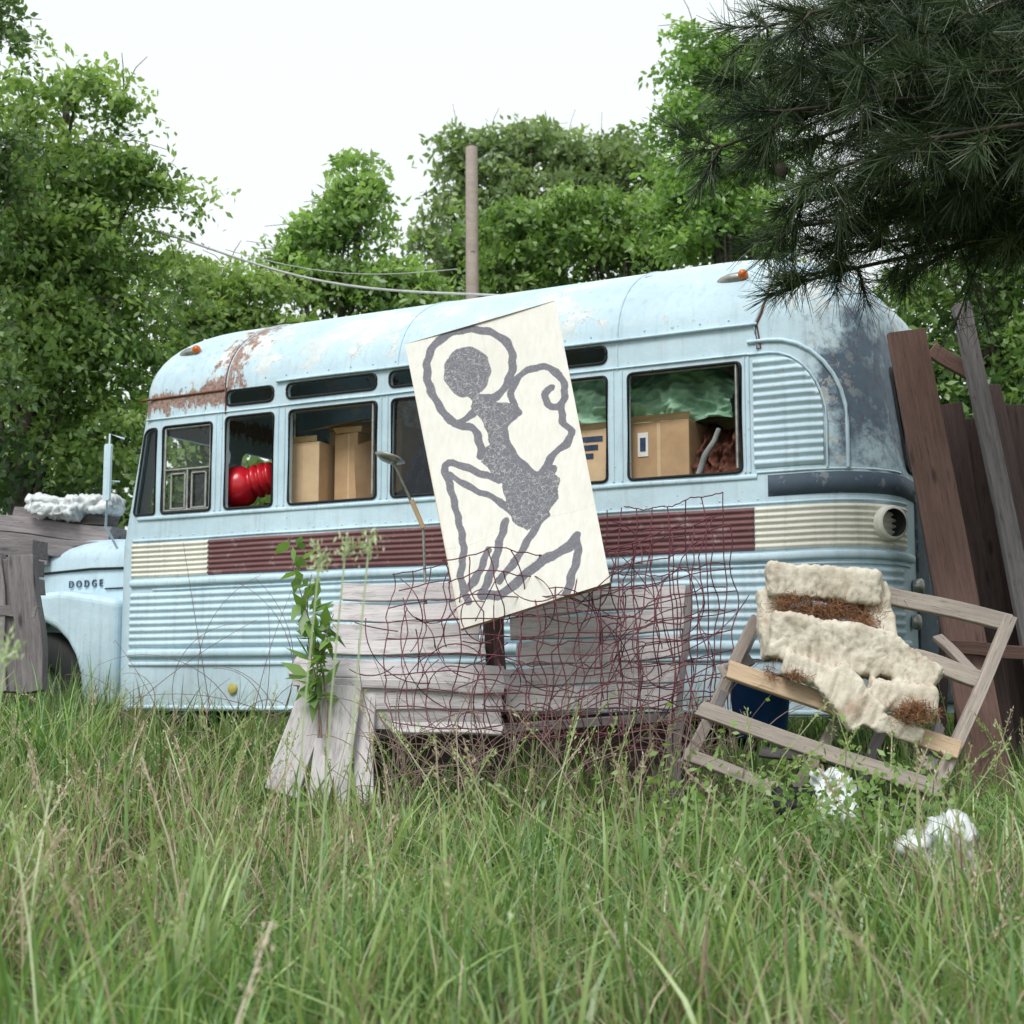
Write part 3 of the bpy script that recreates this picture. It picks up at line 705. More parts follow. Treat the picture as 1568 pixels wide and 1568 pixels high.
tree("locust_tree",(-4.6,13.0),13,[(70,190,80,70),(150,130,50,35),(90,330,150,110),(230,270,80,35),(180,400,110,70),(60,500,140,110),(220,510,80,60),(150,630,120,80),(20,420,110,150),(120,250,90,60)],.085,200,190,.38,G0,G1,2)
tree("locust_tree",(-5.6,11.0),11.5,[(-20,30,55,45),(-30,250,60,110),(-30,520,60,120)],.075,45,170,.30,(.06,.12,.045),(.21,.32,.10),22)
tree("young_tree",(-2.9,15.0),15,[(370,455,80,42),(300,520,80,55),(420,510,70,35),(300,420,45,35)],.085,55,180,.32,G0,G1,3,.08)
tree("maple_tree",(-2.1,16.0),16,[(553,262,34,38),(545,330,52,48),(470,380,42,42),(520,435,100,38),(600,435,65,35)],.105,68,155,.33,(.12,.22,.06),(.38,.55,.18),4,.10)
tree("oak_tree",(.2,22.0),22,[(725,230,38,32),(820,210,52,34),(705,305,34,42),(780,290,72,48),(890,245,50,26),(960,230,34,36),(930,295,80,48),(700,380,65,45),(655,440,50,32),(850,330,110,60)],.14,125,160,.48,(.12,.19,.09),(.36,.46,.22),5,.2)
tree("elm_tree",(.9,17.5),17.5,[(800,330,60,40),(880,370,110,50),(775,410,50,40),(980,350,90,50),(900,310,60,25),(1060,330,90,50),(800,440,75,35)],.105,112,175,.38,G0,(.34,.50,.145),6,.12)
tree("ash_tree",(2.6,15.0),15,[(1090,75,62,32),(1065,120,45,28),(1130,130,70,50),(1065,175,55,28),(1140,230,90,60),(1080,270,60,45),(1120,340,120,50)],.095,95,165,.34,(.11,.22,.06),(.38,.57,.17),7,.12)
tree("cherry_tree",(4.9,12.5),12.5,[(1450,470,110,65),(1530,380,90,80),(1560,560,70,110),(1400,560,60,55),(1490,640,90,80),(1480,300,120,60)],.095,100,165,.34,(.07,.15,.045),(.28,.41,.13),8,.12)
r=np.random.default_rng(11); ncl=420
cx=r.uniform(-16,16,ncl); cy=r.uniform(23,30,ncl)
topz=5.4+1.0*np.sin(cx*.7+1)+r.normal(0,.4,ncl); cz=.6+(topz-.6)*r.random(ncl)**.8
idx=r.integers(0,ncl,42000); off=r.normal(0,.55,(42000,3)); P=np.stack([cx,cy,cz],1)[idx]+off
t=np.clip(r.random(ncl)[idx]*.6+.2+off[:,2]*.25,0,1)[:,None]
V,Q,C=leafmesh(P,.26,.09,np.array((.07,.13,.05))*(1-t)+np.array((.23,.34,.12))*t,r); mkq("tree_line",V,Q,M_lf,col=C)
def shrub(name,x,y,rx,ry,z0,z1,n_,seed,leaf=.08,c0=(.05,.11,.035),c1=(.19,.31,.10)):
    r=np.random.default_rng(seed); k=max(8,n_//160); c=np.stack([r.uniform(x-rx,x+rx,k),r.uniform(y-ry,y+ry,k),z0+(z1-z0)*r.random(k)],1)
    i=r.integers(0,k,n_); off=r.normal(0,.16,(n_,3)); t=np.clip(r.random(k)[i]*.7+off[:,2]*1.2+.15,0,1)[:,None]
    V,Q,C=leafmesh(c[i]+off,leaf,leaf*.28,np.array(c0)*(1-t)+np.array(c1)*t,r); mkq(name,V,Q,M_lf,col=C)
shrub("undergrowth",-5.2,13.5,2.6,1.2,.4,3.4,18000,31,.11,(.03,.065,.025),(.11,.20,.06))
shrub("undergrowth",4.9,11.2,1.6,.9,.4,3.2,12000,32,.10,(.05,.11,.04),(.18,.29,.09))

# ------------------------------------------------------------ pine
pe=empty("pine_tree",(4.4,6.3,gz(4.4,6.3)))
r=np.random.default_rng(41); M_needle=m_leaf("needles",.15,.05)
tips=[(1105,225,6.4),(1155,120,6.2),(1175,40,6.0),(1190,235,6.5),(1235,430,6.6),(1290,380,6.4),(1345,330,6.6),(1430,300,6.2),(1400,170,6.0),(1290,70,5.9),(1500,180,6.3),(1360,230,6.6),(1540,60,6.0),(1230,310,6.2),(1200,170,5.8),(1250,160,6.3),(1320,20,6.1),(1420,60,5.7),(1500,260,5.9),(1240,20,5.7),(1340,130,5.6),(1450,120,6.6),(1560,160,6.6),(1240,90,6.6),(1300,250,5.8),(1380,20,6.6),(1480,20,5.8),(1560,250,6.2),(1200,350,6.3),(1540,330,6.5),(1440,210,5.6),(1520,110,5.6),(1380,90,6.3)]
paths=[([(4.4,6.3,gz(4.4,6.3)-.1),(4.45,6.3,2),(4.4,6.32,4.5),(4.42,6.3,8)],.2,.1)]
tc=[];td=[]
for (u,v,D) in tips:
    b_=np.array(S(u,v,D)); a=np.array((4.4,6.3,b_[2]+r.uniform(-.3,.6))); L=np.linalg.norm(b_-a)
    md=(a+b_)/2+np.array((0,r.uniform(-.15,.15),.12*L)); cur=[a*(1-s)**2+md*2*s*(1-s)+b_*s*s for s in np.linspace(0,1,14)]
    paths.append((cur,.03,.007))
    for k in range(3,14):
        c=cur[k]; dr=cur[k]-cur[k-1]; dr/=np.linalg.norm(dr)
        for q in range(3 if k<13 else 4):
            d=dr*.8+r.normal(0,.5,3); d[2]-=.12; d/=np.linalg.norm(d); l=r.uniform(.16,.42)*(1.0 if k<11 else .6)
            e_=c+d*l; paths.append(([c,c+d*l*.5+r.normal(0,.01,3),e_],.006,.003))
            for f in (.35,.7,1.0): tc.append(c+d*l*f); td.append(d)
tc=np.array(tc);td=np.array(td); per=34; K=len(tc)*per
i=np.repeat(np.arange(len(tc)),per); dv=td[i]*.75+r.normal(0,.55,(K,3)); dv/=np.linalg.norm(dv,axis=1)[:,None]
ln=r.uniform(.10,.19,K)[:,None]; st=tc[i]+td[i]*r.uniform(-.05,.03,K)[:,None]; sd_=np.cross(dv,r.normal(0,1,(K,3))); sd_/=np.linalg.norm(sd_,axis=1)[:,None]
dr_=np.zeros((K,3)); dr_[:,2]=-.012
V=np.stack([st-sd_*.0020,st+sd_*.0020,st+dv*ln+dr_+sd_*.0009,st+dv*ln+dr_-sd_*.0009],1).reshape(-1,3)
t=r.random(len(tc))[i][:,None]; col=np.array((.016,.034,.018))*(1-t)+np.array((.075,.115,.045))*t
mkq("needles",V,np.arange(K*4).reshape(-1,4),M_needle,pe,col=np.repeat(col,4,axis=0))
tubes("trunk_and_boughs",paths,M_bark,pe,4)
for q,(u,v,D) in enumerate(((1195,248,6.3),(1500,200,6.0))):
    p=S(u,v,D); lathe("cone_%d"%q,[(.002,0),(.022,.01),(.03,.03),(.026,.055),(.012,.08),(.001,.085)],p,(0.1,0,-1),M_bark,pe,10)

# ------------------------------------------------------------ pole + wires
PY=16.6
pole=empty("utility_pole",tuple(S(722,1050,PY))); pz=S(722,226,PY)
tubes("pole",[([(pz.x+.10,PY,.3),(pz.x+.03,PY,4),(pz.x,PY,pz.z)],.095,.070)],m_wood("pole_wood",(.46,.38,.34),(.35,.29,.27)),pole,12)
mk("pole_cap",[(pz.x-.05,PY-.05,pz.z-.02),(pz.x+.05,PY-.05,pz.z-.02),(pz.x+.05,PY+.05,pz.z+.03),(pz.x-.05,PY+.05,pz.z+.03),(pz.x,PY,pz.z+.05)],[(0,1,4),(1,2,4),(2,3,4),(3,0,4)],M_bark,pole)
ca=empty("overhead_cable",(0,11,3)); A=S(325,382,12.5);B=S(705,450,10.6)
tubes("cable",[([A+(B-A)*t+Vector((0,0,-.10*math.sin(math.pi*t))) for t in np.linspace(-1.5,1.25,30)],.010,.010),([S(345,382,12.4)+(S(700,412,12)-S(345,382,12.4))*t-Vector((0,0,.12*math.sin(math.pi*t))) for t in np.linspace(0,1,14)],.004,.004)],m_plain("cable_grey",(.5,.5,.5),.6),ca,5)

# ------------------------------------------------------------ painted board
TL,TR,BL,BR=[Vector(p) for p in (S(620,527,7.55),S(850,460,7.5),S(705,963,7.05),S(935,893,7.0))]
strokes=[(9,[(735,614),(757,616),(776,597),(786,565),(780,532),(756,511),(722,503),(690,509),(666,528),(655,555),(657,592),(672,625),(692,652),(712,660),(728,666),(737,690),(738,706)]),
(8,[(796,640),(784,615),(792,588),(815,571),(842,571),(862,590),(867,615),(858,632),(842,630),(836,615),(846,602)]),
(8,[(862,630),(864,658),(877,672),(870,692),(852,705),(832,735),(820,745)]),
(8,[(698,657),(724,642),(732,626),(722,610)]),
(8,[(765,744),(735,733),(700,719),(682,722),(688,745),(700,790),(711,845),(706,888),(717,924)]),
(7,[(690,736),(725,757),(762,774),(785,795)]),
(9,[(776,808),(766,838),(757,872),(738,914)]),
(8,[(717,905),(733,884),(748,850)]),
(10,[(738,914),(770,912),(803,887),(835,864),(872,846),(884,830)]),(9,[(884,830),(886,858),(877,884),(869,914)]),
(8,[(838,798),(823,815),(806,842),(788,868),(765,893)]),
(11,[(790,640),(772,665),(780,695),(800,722),(825,740),(848,730)]),
(11,[(750,700),(770,730),(790,760),(815,790)])]
fills=[[(726,608),(752,620),(790,628),(785,650),(770,668),(778,696),(800,727),(826,742),(846,728),(859,745),(856,775),(836,802),(808,822),(786,806),(776,778),(770,750),(738,716),(752,690),(742,655),(722,630)]]
def segd(P,a,b_):
    a=np.array(a,float);b_=np.array(b_,float);ab=b_-a;t=np.clip(((P-a)@ab)/(ab@ab),0,1);return np.linalg.norm(P-(a+t[:,None]*ab),axis=1)
def inside(P,poly):
    r_=np.zeros(len(P),bool)
    for (x1,y1),(x2,y2) in zip(poly,poly[1:]+poly[:1]):
        c=((y1>P[:,1])!=(y2>P[:,1]))&(P[:,0]<(x2-x1)*(P[:,1]-y1)/(y2-y1+1e-9)+x1); r_^=c
    return r_
nu,nv=230,420
U,Vv=np.meshgrid(np.linspace(0,1,nu+1),np.linspace(0,1,nv+1),indexing='ij'); U=U.ravel();Vv=Vv.ravel()
PX=np.stack([620+230*U+85*Vv,527-67*U+436*Vv],1); PX+=np.stack([1.0*np.sin(PX[:,1]*.25),1.0*np.sin(PX[:,0]*.22)],1)
dist=np.full(len(PX),99.)
for wd_,pl in strokes:
    pl=np.array(pl,float); q=[]
    for k in range(len(pl)-1):
        p0,p1,p2,p3=pl[max(k-1,0)],pl[k],pl[k+1],pl[min(k+2,len(pl)-1)]
        for t in (0,.25,.5,.75): q.append(.5*((2*p1)+(-p0+p2)*t+(2*p0-5*p1+4*p2-p3)*t*t+(-p0+3*p1-3*p2+p3)*t**3))
    q.append(pl[-1])
    for a,b_ in zip(q[:-1],q[1:]): dist=np.minimum(dist,segd(PX,a,b_)-wd_*.68)
for f in fills: dist=np.where(inside(PX,f),-6,dist)
hd=(np.hypot((PX[:,0]-716)/36,(PX[:,1]-573)/41)-1)*34; dist=np.minimum(dist,hd)
pm=np.clip(.5-dist/4,0,1)
fill=np.maximum((hd<1)*1.,inside(PX,fills[0])*1.)
G=np.array([tuple(TL.lerp(TR,a).lerp(BL.lerp(BR,a),b_)) for a,b_ in zip(U,Vv)])
nrm=(TR-TL).cross(BL-TL).normalized()
G+=np.array(nrm)[None,:]*(.012*np.sin(U*3+Vv*2))[:,None]
i=np.arange(nu)[:,None]*(nv+1); j=np.arange(nv)[None,:]; Q=np.stack([i+j,i+nv+1+j,i+nv+2+j,i+j+1],-1).reshape(-1,4)
m,nt,b=newmat("painted_plywood",.8,.2); at=nt.nodes.new("ShaderNodeAttribute"); at.attribute_name="col"
sp=nt.nodes.new("ShaderNodeSeparateColor"); nt.links.new(at.outputs["Color"],sp.inputs[0]); c=co(nt)
n1=noise(nt,c,60,5,.7); n2=noise(nt,mapping(nt,c,(30,30,1.5)),1.5,6,.6); n3=noise(nt,c,3,6,.6)
base=mixc(nt,rng_(nt,n2,.3,.7),(.68,.66,.61),(.77,.76,.73)); base=mixc(nt,rng_(nt,n3,.45,.7,0,.35),base,(.61,.59,.54))
base=mixc(nt,rng_(nt,sp.outputs[2],.5,.9,0,.7),base,(.42,.39,.34))
vo=nt.nodes.new("ShaderNodeTexVoronoi"); vo.feature='DISTANCE_TO_EDGE'; vo.inputs["Scale"].default_value=34
wob=nt.nodes.new("ShaderNodeTexNoise"); wob.inputs["Scale"].default_value=22; nt.links.new(c,wob.inputs["Vector"])
nt.links.new(mixc(nt,.10,c,wob.outputs["Color"]),vo.inputs["Vector"])
ink=mixc(nt,rng_(nt,n1,.3,.7),(.14,.14,.165),(.20,.20,.23))
crack=mth(nt,'MULTIPLY',rng_(nt,vo.outputs["Distance"],.05,.02),mth(nt,'ADD',.12,mth(nt,'MULTIPLY',sp.outputs[1],.45)))
ink=mixc(nt,crack,ink,(.55,.54,.53))
mask=rng_(nt,mth(nt,'ADD',sp.outputs[0],mth(nt,'MULTIPLY',mth(nt,'SUBTRACT',n1,.5),.85)),.36,.58)
nt.links.new(mixc(nt,mask,base,ink),b.inputs["Base Color"]); bump(nt,b,n2,.25,.004)
art=empty("painted_sign_board",tuple((TL+BR)/2))
sl=np.maximum(np.clip(1-np.abs((U*3.0)%1-.5)/.014,0,1)*.8,np.clip(1-np.abs(Vv-.735-.01*np.sin(U*9))/.0035,0,1)*.85)
mkq("painted_face",G,Q,m,art,col=np.stack([pm,fill,sl],1),smooth=True)
thick=-nrm*.016 if nrm.y<0 else nrm*.016
back=[TL,TR,BR,BL]; V=[p+thick*1.0 for p in back]+[p+thick*1.9 for p in back]
mk("panel_back",V,[(0,1,2,3),(7,6,5,4)]+[(k,k+4,(k+1)%4+4,(k+1)%4) for k in range(4)],M_card2,art)
ew=[TL,TR,BR,BL]
mk("panel_edge",[p for p in ew]+[p+thick*1.0 for p in ew],[(k,k+4,(k+1)%4+4,(k+1)%4) for k in range(4)],M_card2,art)
W_gray=m_wood("weathered_board",(.66,.63,.64),(.54,.51,.53),(.24,.21,.22),var=(.8,1.1),peel=.4); W_dark=m_wood("dark_board",(.12,.08,.075),(.075,.055,.055),(.02,.02,.02))
W_lean=m_wood("stained_plank",(.25,.15,.13),(.17,.105,.095),(.05,.035,.04)); W_gr2=m_wood("grey_log",(.30,.27,.28),(.18,.165,.175),(.04,.035,.04)); W_frame=m_wood("frame_wood",(.46,.40,.35),(.33,.28,.26),(.10,.08,.07))
W_tan=m_wood("frame_wood_new",(.50,.37,.26),(.42,.31,.22),(.18,.12,.08))
plank("support_post",S(762,1150,7.62),S(735,560,7.72),.09,.05,W_dark,art)

# ------------------------------------------------------------ whitewashed plank crate
cr=empty("wooden_crate",tuple(S(750,1150,7.5)))
def PL(g,nm,a,b_,w_,t_,m_,up=(0,-1,0),warp=.006): plank(nm,S(*a),S(*b_),w_,t_,m_,g,up,1.0,warp)
for k,(v,wd_,uo) in enumerate([(908,.10,0),(938,.10,-10),(966,.10,-4),(992,.085,-14)]): PL(cr,"left_back_board_%d"%k,(524-5*k+uo,v,7.75-.05*k),(745-random.uniform(0,14),v+random.uniform(-2,7),7.72-.05*k),wd_,.02,W_gray,(0,-1,.35),.012)
PL(cr,"ledge",(448,1022,7.35),(772,1036,7.3),.13,.022,W_gray,(0,-.75,.7))
PL(cr,"ledge_edge",(448,1042,7.28),(772,1056,7.25),.05,.022,W_gray)
for k,v in enumerate((1068,1100)): PL(cr,"left_front_board_%d"%k,(455,v,7.3),(768,v+2,7.28),.115,.02,W_gray,(0,-1,.1))
PL(cr,"leg_a",(490,1040,7.25),(430,1215,7.1),.17,.022,W_gray); PL(cr,"leg_b",(524,1050,7.23),(500,1240,7.1),.19,.022,W_gray); PL(cr,"leg_c",(560,1055,7.3),(556,1230,7.15),.10,.022,W_gray)
for k,(v,uo) in enumerate(((926,8),(962,0),(1000,12),(1036,-6),(1070,4))):
    PL(cr,"right_board_%d"%k,(784+uo-(3*k),v+2,7.7-.07*k),(1052-4*k,v-16+3*k,7.6-.07*k),.125 if k!=3 else .11,.02,W_gray,(0,-1,.35),.012)
PL(cr,"right_end_post",(1056,900,7.62),(1038,1100,7.3),.04,.06,W_gr2); PL(cr,"mid_post",(762,940,7.7),(770,1100,7.45),.06,.06,W_dark)
PL(cr,"shadow_edge_strip",(545,1128,7.35),(1050,1098,7.35),.05,.03,W_gr2)  # darker strip standing in for the shadow edge along the crate's bottom
PL(cr,"back_wall_a",(560,1165,7.5),(1060,1150,7.5),.4,.02,W_dark)
PL(cr,"right_front_leg",(1036,1090,7.3),(1030,1230,7.25),.07,.05,W_gr2)
PL(cr,"loose_board",(600,1112,7.2),(770,1118,7.15),.06,.02,W_gray,(0,-1,.5))

# ------------------------------------------------------------ rusted wire fencing + vines
M_wire=m_plain("rusted_wire",(.19,.065,.085),.85,.45,50); M_vine=m_plain("dead_vine",(.28,.20,.18),.9,.4,30)
r=np.random.default_rng(77); paths=[]
def sheet(u0,u1,vt,vb,D0,D1,nx,ny,seed,jit=1,wob=1.0,rad=.0030):
    ph=seed*1.7
    def P(a,b_):
        u=u0+(u1-u0)*a; v=vt(a)+(vb(a)-vt(a))*b_; D=D0+(D1-D0)*b_+.14*math.sin(a*5+ph+b_*2)+.05*math.sin(a*17+b_*9)
        u+=wob*(9*math.sin(b_*5+ph+a*4)+3*math.sin(b_*15+a*21)); v+=wob*(8*math.sin(a*7+ph*2)+3*math.sin(a*23+b_*11))
        return S(u+r.normal(0,jit),v+r.normal(0,jit),D)
    for i in range(nx+1):
        a=i/nx
        if r.random()<.06: continue
        e=1 if r.random()<.85 else r.uniform(.5,.9)
        paths.append(([P(a+.006*math.sin(k),k/20*e) for k in range(21)],rad,rad))
    for j in range(ny+1):
        b_=j/ny; s0=0 if r.random()<.8 else r.uniform(0,.2); s1=1 if r.random()<.8 else r.uniform(.75,1)
        paths.append(([P(s0+(s1-s0)*k/34,b_) for k in range(35)],rad,rad))
sheet(595,1120,lambda a:880-70*a,lambda a:1110+15*math.sin(a*4),7.25,6.95,18,9,1,.6,.7)
sheet(690,1085,lambda a:865-60*a,lambda a:1125-20*a,7.05,6.85,12,8,3,1.2,1.5)
sheet(925,1105,lambda a:785-25*a,lambda a:1150,7.35,7.0,7,11,5,.6,.6)
for k in range(80):
    u,v=r.uniform(600,1090),r.uniform(900,1160); L=r.uniform(60,220); an=r.uniform(0,6.28); cu=r.normal(0,1.8); D=r.uniform(6.8,7.2); pts=[]
    for s in range(14):
        pts.append(S(u,v,D+.1*math.sin(s*.6+k))); an+=cu/14; u+=L/14*math.cos(an); v+=L/14*math.sin(an)
    paths.append((pts,.0028,.0028))
wf=empty("wire_fencing",tuple(S(850,1150,7.1))); tubes("rusted_mesh",paths,M_wire,wf,4)
vp=[]
for k in range(190):
    u,v=r.uniform(560,1150),r.uniform(1140,1270); an=-1.57+r.normal(0,.5); L=r.uniform(60,220); cu=r.normal(0,1.1); D=r.uniform(6.4,7.1); pts=[]
    for s in range(12):
        pts.append(S(u,v,D)); an+=cu/12; u+=L/12*math.cos(an); v+=L/12*math.sin(an)
    vp.append((pts,.003,.0012))
for k in range(24):
    u,v=r.uniform(150,480),r.uniform(1080,1140); an=-1.5+r.normal(0,.5); L=r.uniform(90,300); cu=r.normal(0,1.6); D=r.uniform(7.3,8.0); pts=[]
    for s in range(12):
        pts.append(S(u,v,D)); an+=cu/12; u+=L/12*math.cos(an); v+=L/12*math.sin(an)
    vp.append((pts,.0025,.001))
tubes("dead_vines",vp,M_vine,None,4)

# ------------------------------------------------------------ leaning planks at the rear
lp=empty("leaning_planks",tuple(S(1500,1180,7.2)))
PL(lp,"plank_a",(1388,508,7.55),(1525,1230,7.05),.205,.035,W_lean)
PL(lp,"plank_b",(1472,466,7.75),(1600,1080,7.2),.10,.045,W_gr2)
PL(lp,"plank_c",(1515,590,7.9),(1600,1000,7.4),.13,.03,W_dark,(.3,-1,0))
PL(lp,"plank_d",(1425,535,7.9),(1500,580,7.9),.09,.03,W_lean); PL(lp,"plank_e",(1450,620,7.95),(1540,1200,7.5),.16,.03,W_dark)
PL(lp,"plank_f",(1410,700,7.75),(1500,1180,7.35),.12,.03,W_dark); PL(lp,"plank_g",(1495,640,8.1),(1560,1200,7.9),.3,.03,W_dark)
PL(lp,"plank_h",(1450,990,7.1),(1570,1000,7.2),.07,.03,W_lean)
PL(lp,"plank_i",(1560,620,8.0),(1640,1200,7.8),.35,.03,W_dark)
for k in range(4):
    plank("prop_%d"%k,S(1440+28*k,1180,7.9),S(1455+30*k,700+40*k,8.15),.05,.05,W_dark,lp)

# ------------------------------------------------------------ timber pile at the front of the bus
tpile=empty("timber_pile",tuple(S(20,1000,9)))
for k,(a,b_,w_,t_) in enumerate((((-60,836,9.6),(60,843,9.5),.12,.2),((-60,868,9.2),(58,870,9.1),.10,.2),((-60,905,9.1),(58,900,9.05),.1,.2),((-14,850,8.95),(-8,1060,8.9),.17,.1),((38,852,8.95),(50,1060,8.9),.16,.1),((13,858,8.98),(18,1060,8.93),.12,.1),((-60,798,11.5),(178,820,11.0),.13,.2),((-60,826,11.2),(175,846,10.9),.14,.2),((30,788,11.4),(172,800,11.1),.09,.15),((90,772,11.4),(178,788,11.1),.08,.12),((-60,850,11.0),(80,856,11.0),.1,.2),((-40,940,8.92),(56,935,8.88),.07,.05))):
    PL(tpile,"timber_%d"%k,a,b_,w_,t_,W_gr2,(0,-1,0),.02)
def cloth_lump(nm,parent,caps,mat,vox=.014,amp=.03,seed=1,smooth_it=0,boxy=False,stretch=(1.8,1,1.1),fine=1.0):
    bm=bmesh.new()
    for c,ra,ax in caps:
        mtx=Matrix.Translation(c)@ax.to_4x4()@Matrix.Diagonal((*ra,1))
        if boxy: bmesh.ops.create_cube(bm,size=2,matrix=mtx)
        else: bmesh.ops.create_icosphere(bm,subdivisions=3,radius=1,matrix=mtx)
    me=bpy.data.meshes.new(nm); bm.to_mesh(me); bm.free(); o=bpy.data.objects.new(nm,me); link(o)
    rm_=o.modifiers.new("r",'REMESH'); rm_.mode='VOXEL'; rm_.voxel_size=vox
    if smooth_it: s_m=o.modifiers.new("s",'SMOOTH'); s_m.iterations=smooth_it; s_m.factor=.5
    bpy.context.view_layer.update(); me2=bpy.data.meshes.new_from_object(o.evaluated_get(bpy.context.evaluated_depsgraph_get())); bpy.data.objects.remove(o)
    me2.materials.clear(); me2.materials.append(mat)
    nn=[v.normal.copy() for v in me2.vertices]
    for v,n_ in zip(me2.vertices,nn):
        p=v.co*6+Vector((seed,0,0)); wv=mnoise.noise(p*.5)*1.4
        q=Vector((p.x*stretch[0]+wv,p.y*stretch[1],p.z*stretch[2]+wv))
        d=mnoise.noise(p*.8)*.6+(.35-abs(mnoise.noise(q)))*.6+(.3-abs(mnoise.noise(q*2.3+Vector((3,1,0)))))*.6*fine+(.3-abs(mnoise.noise(q*5+Vector((0,7,0)))))*.4*fine
        v.co+=n_*d*amp
    for p in me2.polygons: p.use_smooth=True
    o=bpy.data.objects.new(nm,me2); link(o,parent)
    if parent: o.matrix_parent_inverse=Matrix.Translation(parent.location).inverted()
    return o
def capsule(u0,v0,D0,u1,v1,D1,ry,rz):
    a=S(u0,v0,D0);b_=S(u1,v1,D1); d=b_-a; L=d.length; x=d.normalized(); y=Vector((0,1,0)); z=x.cross(y).normalized(); y=z.cross(x)
    return ((a+b_)/2,(L/2,ry,rz),Matrix((x,y,z)).transposed())
M_plast=m_plain("plastic_white",(.68,.71,.74),.4,.2,8,.5)
cloth_lump("plastic_sheet",tpile,[capsule(55,774,11.2,175,774,11.0,.12,.045),capsule(60,782,11.1,120,785,11.0,.1,.04)],M_plast,.014,.06,3,0,True,(1.6,1.2,2.0),1.4)

# ------------------------------------------------------------ wrecked armchair
ch=empty("broken_armchair",tuple(S(1300,1200,6.5)))
for k,(a,b_,w_,mt) in enumerate((
 ((1160,945,6.75),(1050,1172,6.6),.055,W_frame),((1548,945,6.6),(1408,1275,6.2),.06,W_frame),((1325,903,6.7),(1550,955,6.6),.085,W_frame),
 ((1395,1005,6.45),(1512,1045,6.5),.085,W_frame),((1115,1024,6.5),(1470,1148,6.3),.085,W_tan),((1070,1085,6.45),(1440,1212,6.2),.075,W_frame),
 ((1048,1155,6.5),(1235,1222,6.35),.06,W_frame),((1285,1100,6.55),(1212,1222,6.5),.05,W_frame),((1435,975,6.7),(1512,1048,6.5),.05,W_frame),
 ((1165,1150,6.9),(1290,1165,6.8),.05,W_gr2),((1150,1010,6.9),(1105,1030,6.5),.06,W_frame),((1350,1120,6.7),(1300,1240,6.5),.05,W_gr2),((1090,1100,6.6),(1160,950,6.9),.05,W_gr2),((1420,1180,6.3),(1440,1110,6.5),.05,W_gr2))):
    PL(ch,"rail_%d"%k,a,b_,w_,.028,mt,(.15,-1,.2))
m,nt,b=newmat("torn_upholstery",.9,.12); c=co(nt); n1=noise(nt,c,7,8,.65); n2=noise(nt,c,60,5,.6)
col=mixc(nt,rng_(nt,n1,.35,.6),(.48,.42,.34),(.66,.61,.52)); col=mixc(nt,rng_(nt,noise(nt,c,3.2,9,.70),.55,.64,0,.7),col,(.30,.20,.14))
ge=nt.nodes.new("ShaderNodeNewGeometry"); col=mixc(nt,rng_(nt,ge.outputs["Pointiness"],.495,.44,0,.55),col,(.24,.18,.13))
nt.links.new(col,b.inputs["Base Color"]); bump(nt,b,mth(nt,'ADD',n2,mth(nt,'MULTIPLY',noise(nt,mapping(nt,c,(1,1,.4)),22,6,.7),1.5)),.5,.01); M_uph=m
cloth_lump("torn_cushion",ch,[
 capsule(1178,888,6.62,1345,903,6.58,.10,.07),
 capsule(1180,905,6.7,1196,1005,6.6,.05,.07),
 capsule(1335,900,6.62,1355,1000,6.5,.05,.055),
 capsule(1178,972,6.52,1345,1002,6.48,.11,.10),
 capsule(1330,985,6.48,1430,1050,6.4,.09,.08),
 capsule(1200,1015,6.42,1300,1048,6.38,.06,.05),
 capsule(1270,1030,6.36,1330,1105,6.3,.04,.085),
 capsule(1330,1060,6.36,1430,1075,6.32,.05,.06),
 capsule(1300,1090,6.3,1410,1130,6.28,.03,.035)],M_uph,.0085,.030,5,16,True,(2.2,.9,.8),.9)
def straw_(nm,parent,spots,col,seed):
    r=np.random.default_rng(seed);V=[];Q=[]
    for (u,v,D,ru,rv,k) in spots:
        for i in range(k):
            c=np.array(S(u+r.normal(0,ru*.5),v+r.normal(0,rv*.5),D+r.normal(0,.02))); d=r.normal(0,1,3); d/=np.linalg.norm(d); s_=np.cross(d,r.normal(0,1,3)); s_/=np.linalg.norm(s_); l=r.uniform(.02,.055)
            b0=len(V); V+=[c-s_*.0012,c+s_*.0012,c+d*l+s_*.0008,c+d*l-s_*.0008]; Q.append((b0,b0+1,b0+2,b0+3))
    mkq(nm,V,Q,m_plain(nm+"_fibre",col,.9,.5,30),parent)
straw_("stuffing",ch,[(1270,936,6.52,70,14,2500),(1215,922,6.52,26,14,600),(1320,952,6.46,24,12,500),(1400,1090,6.24,30,16,900),(1222,1035,6.36,18,9,250),(1180,1030,6.45,10,12,120)],(.34,.17,.09),5)
bc=empty("blue_bucket",tuple(S(1165,1110,7.0))); lathe("pail",[(.001,0),(.12,0),(.15,.3),(.155,.3),(.14,.28),(.11,.02)],S(1165,1130,7.0),(0,0,1),m_plain("plastic_blue",(.02,.08,.3),.4),bc)
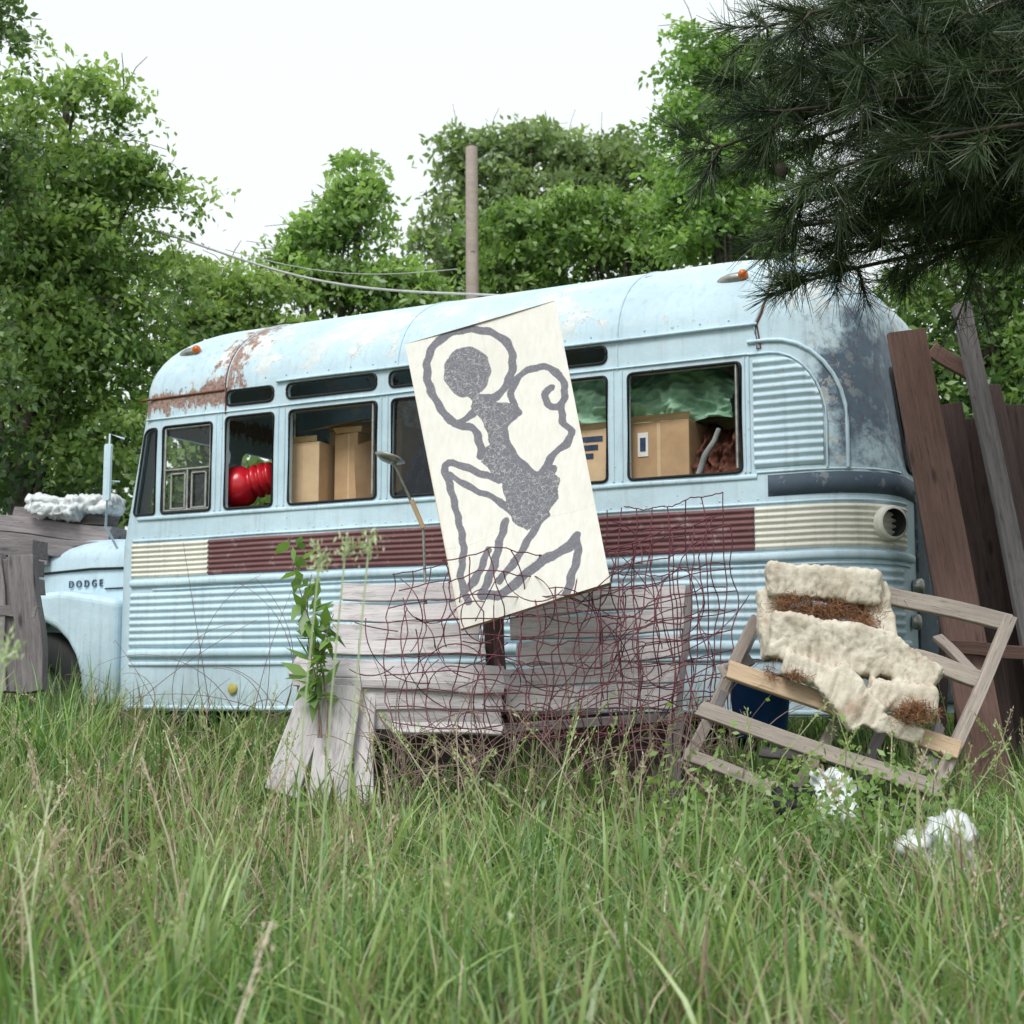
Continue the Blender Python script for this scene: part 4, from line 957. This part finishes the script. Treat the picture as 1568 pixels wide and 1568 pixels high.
cloth_lump("white_rag",None,[capsule(1258,1225,6.0,1292,1192,5.95,.03,.05),capsule(1268,1185,6.0,1284,1260,5.9,.03,.06)],M_plast,.009,.06,9,3,True,(2,1,1.2),1.3)
cloth_lump("plastic_bag",None,[capsule(1395,1330,5.3,1480,1305,5.25,.08,.09),capsule(1430,1285,5.35,1465,1365,5.2,.06,.08)],M_plast,.010,.08,12,4,True,(2,1,1.2),1.3)
cloth_lump("black_plastic_sheet",None,[capsule(1190,1225,6.3,1290,1245,6.2,.1,.05),capsule(1330,1235,6.3,1420,1265,6.2,.1,.04)],M_black,.014,.05,15,2,True)

# ------------------------------------------------------------ leafy weeds, herbs
def weed(name,u,vb,vt,D,seed,nl=34,leaf=.13):
    r=np.random.default_rng(seed); e=empty(name,tuple(S(u,vb,D))); C=[];ps=[]
    for s in range(3):
        a=np.array(S(u+r.normal(0,8),vb,D)); b_=np.array(S(u+25*(s-1)*.8+r.normal(0,6),vt+60*s,D+r.normal(0,.08))); pp=[a+(b_-a)*t+np.array((.03*math.sin(5*t+s),0,0)) for t in np.linspace(0,1,8)]
        ps.append((pp,.006,.002))
        for k in range(nl):
            t=r.uniform(.25,1); C.append(a+(b_-a)*t+r.normal(0,.008,3))
    C=np.array(C); col=np.array((.11,.22,.06))+r.random((len(C),1))*np.array((.16,.20,.06)); V,Q,CC=leafmesh(C,leaf,leaf*.2,col,r,.6,.2)
    mkq("leaves",V,Q,M_lf,e,col=CC); tubes("stems",ps,M_vine,e,5)
weed("leafy_weed",485,1130,820,7.1,3,34,.13)
for k,(u,vb,vt,D,nl,lf) in enumerate(((1190,1300,1180,5.8,20,.06),(1270,1330,1230,5.7,26,.06),(1340,1330,1240,5.6,20,.06),(850,1330,1190,5.9,14,.09),(760,1360,1240,5.4,12,.08),(470,1330,1220,5.6,12,.08),(1100,1350,1220,5.5,16,.06),(180,1250,1130,6.4,14,.07),(1450,1240,1120,6.3,16,.06))):
    weed("leafy_weed",u,vb,vt,D,4+k,nl,lf)
shrub("groundcover_herbs",1.05,5.6,.5,.35,.25,.45,5000,61,.04,(.08,.17,.05),(.27,.40,.13))
print("done")
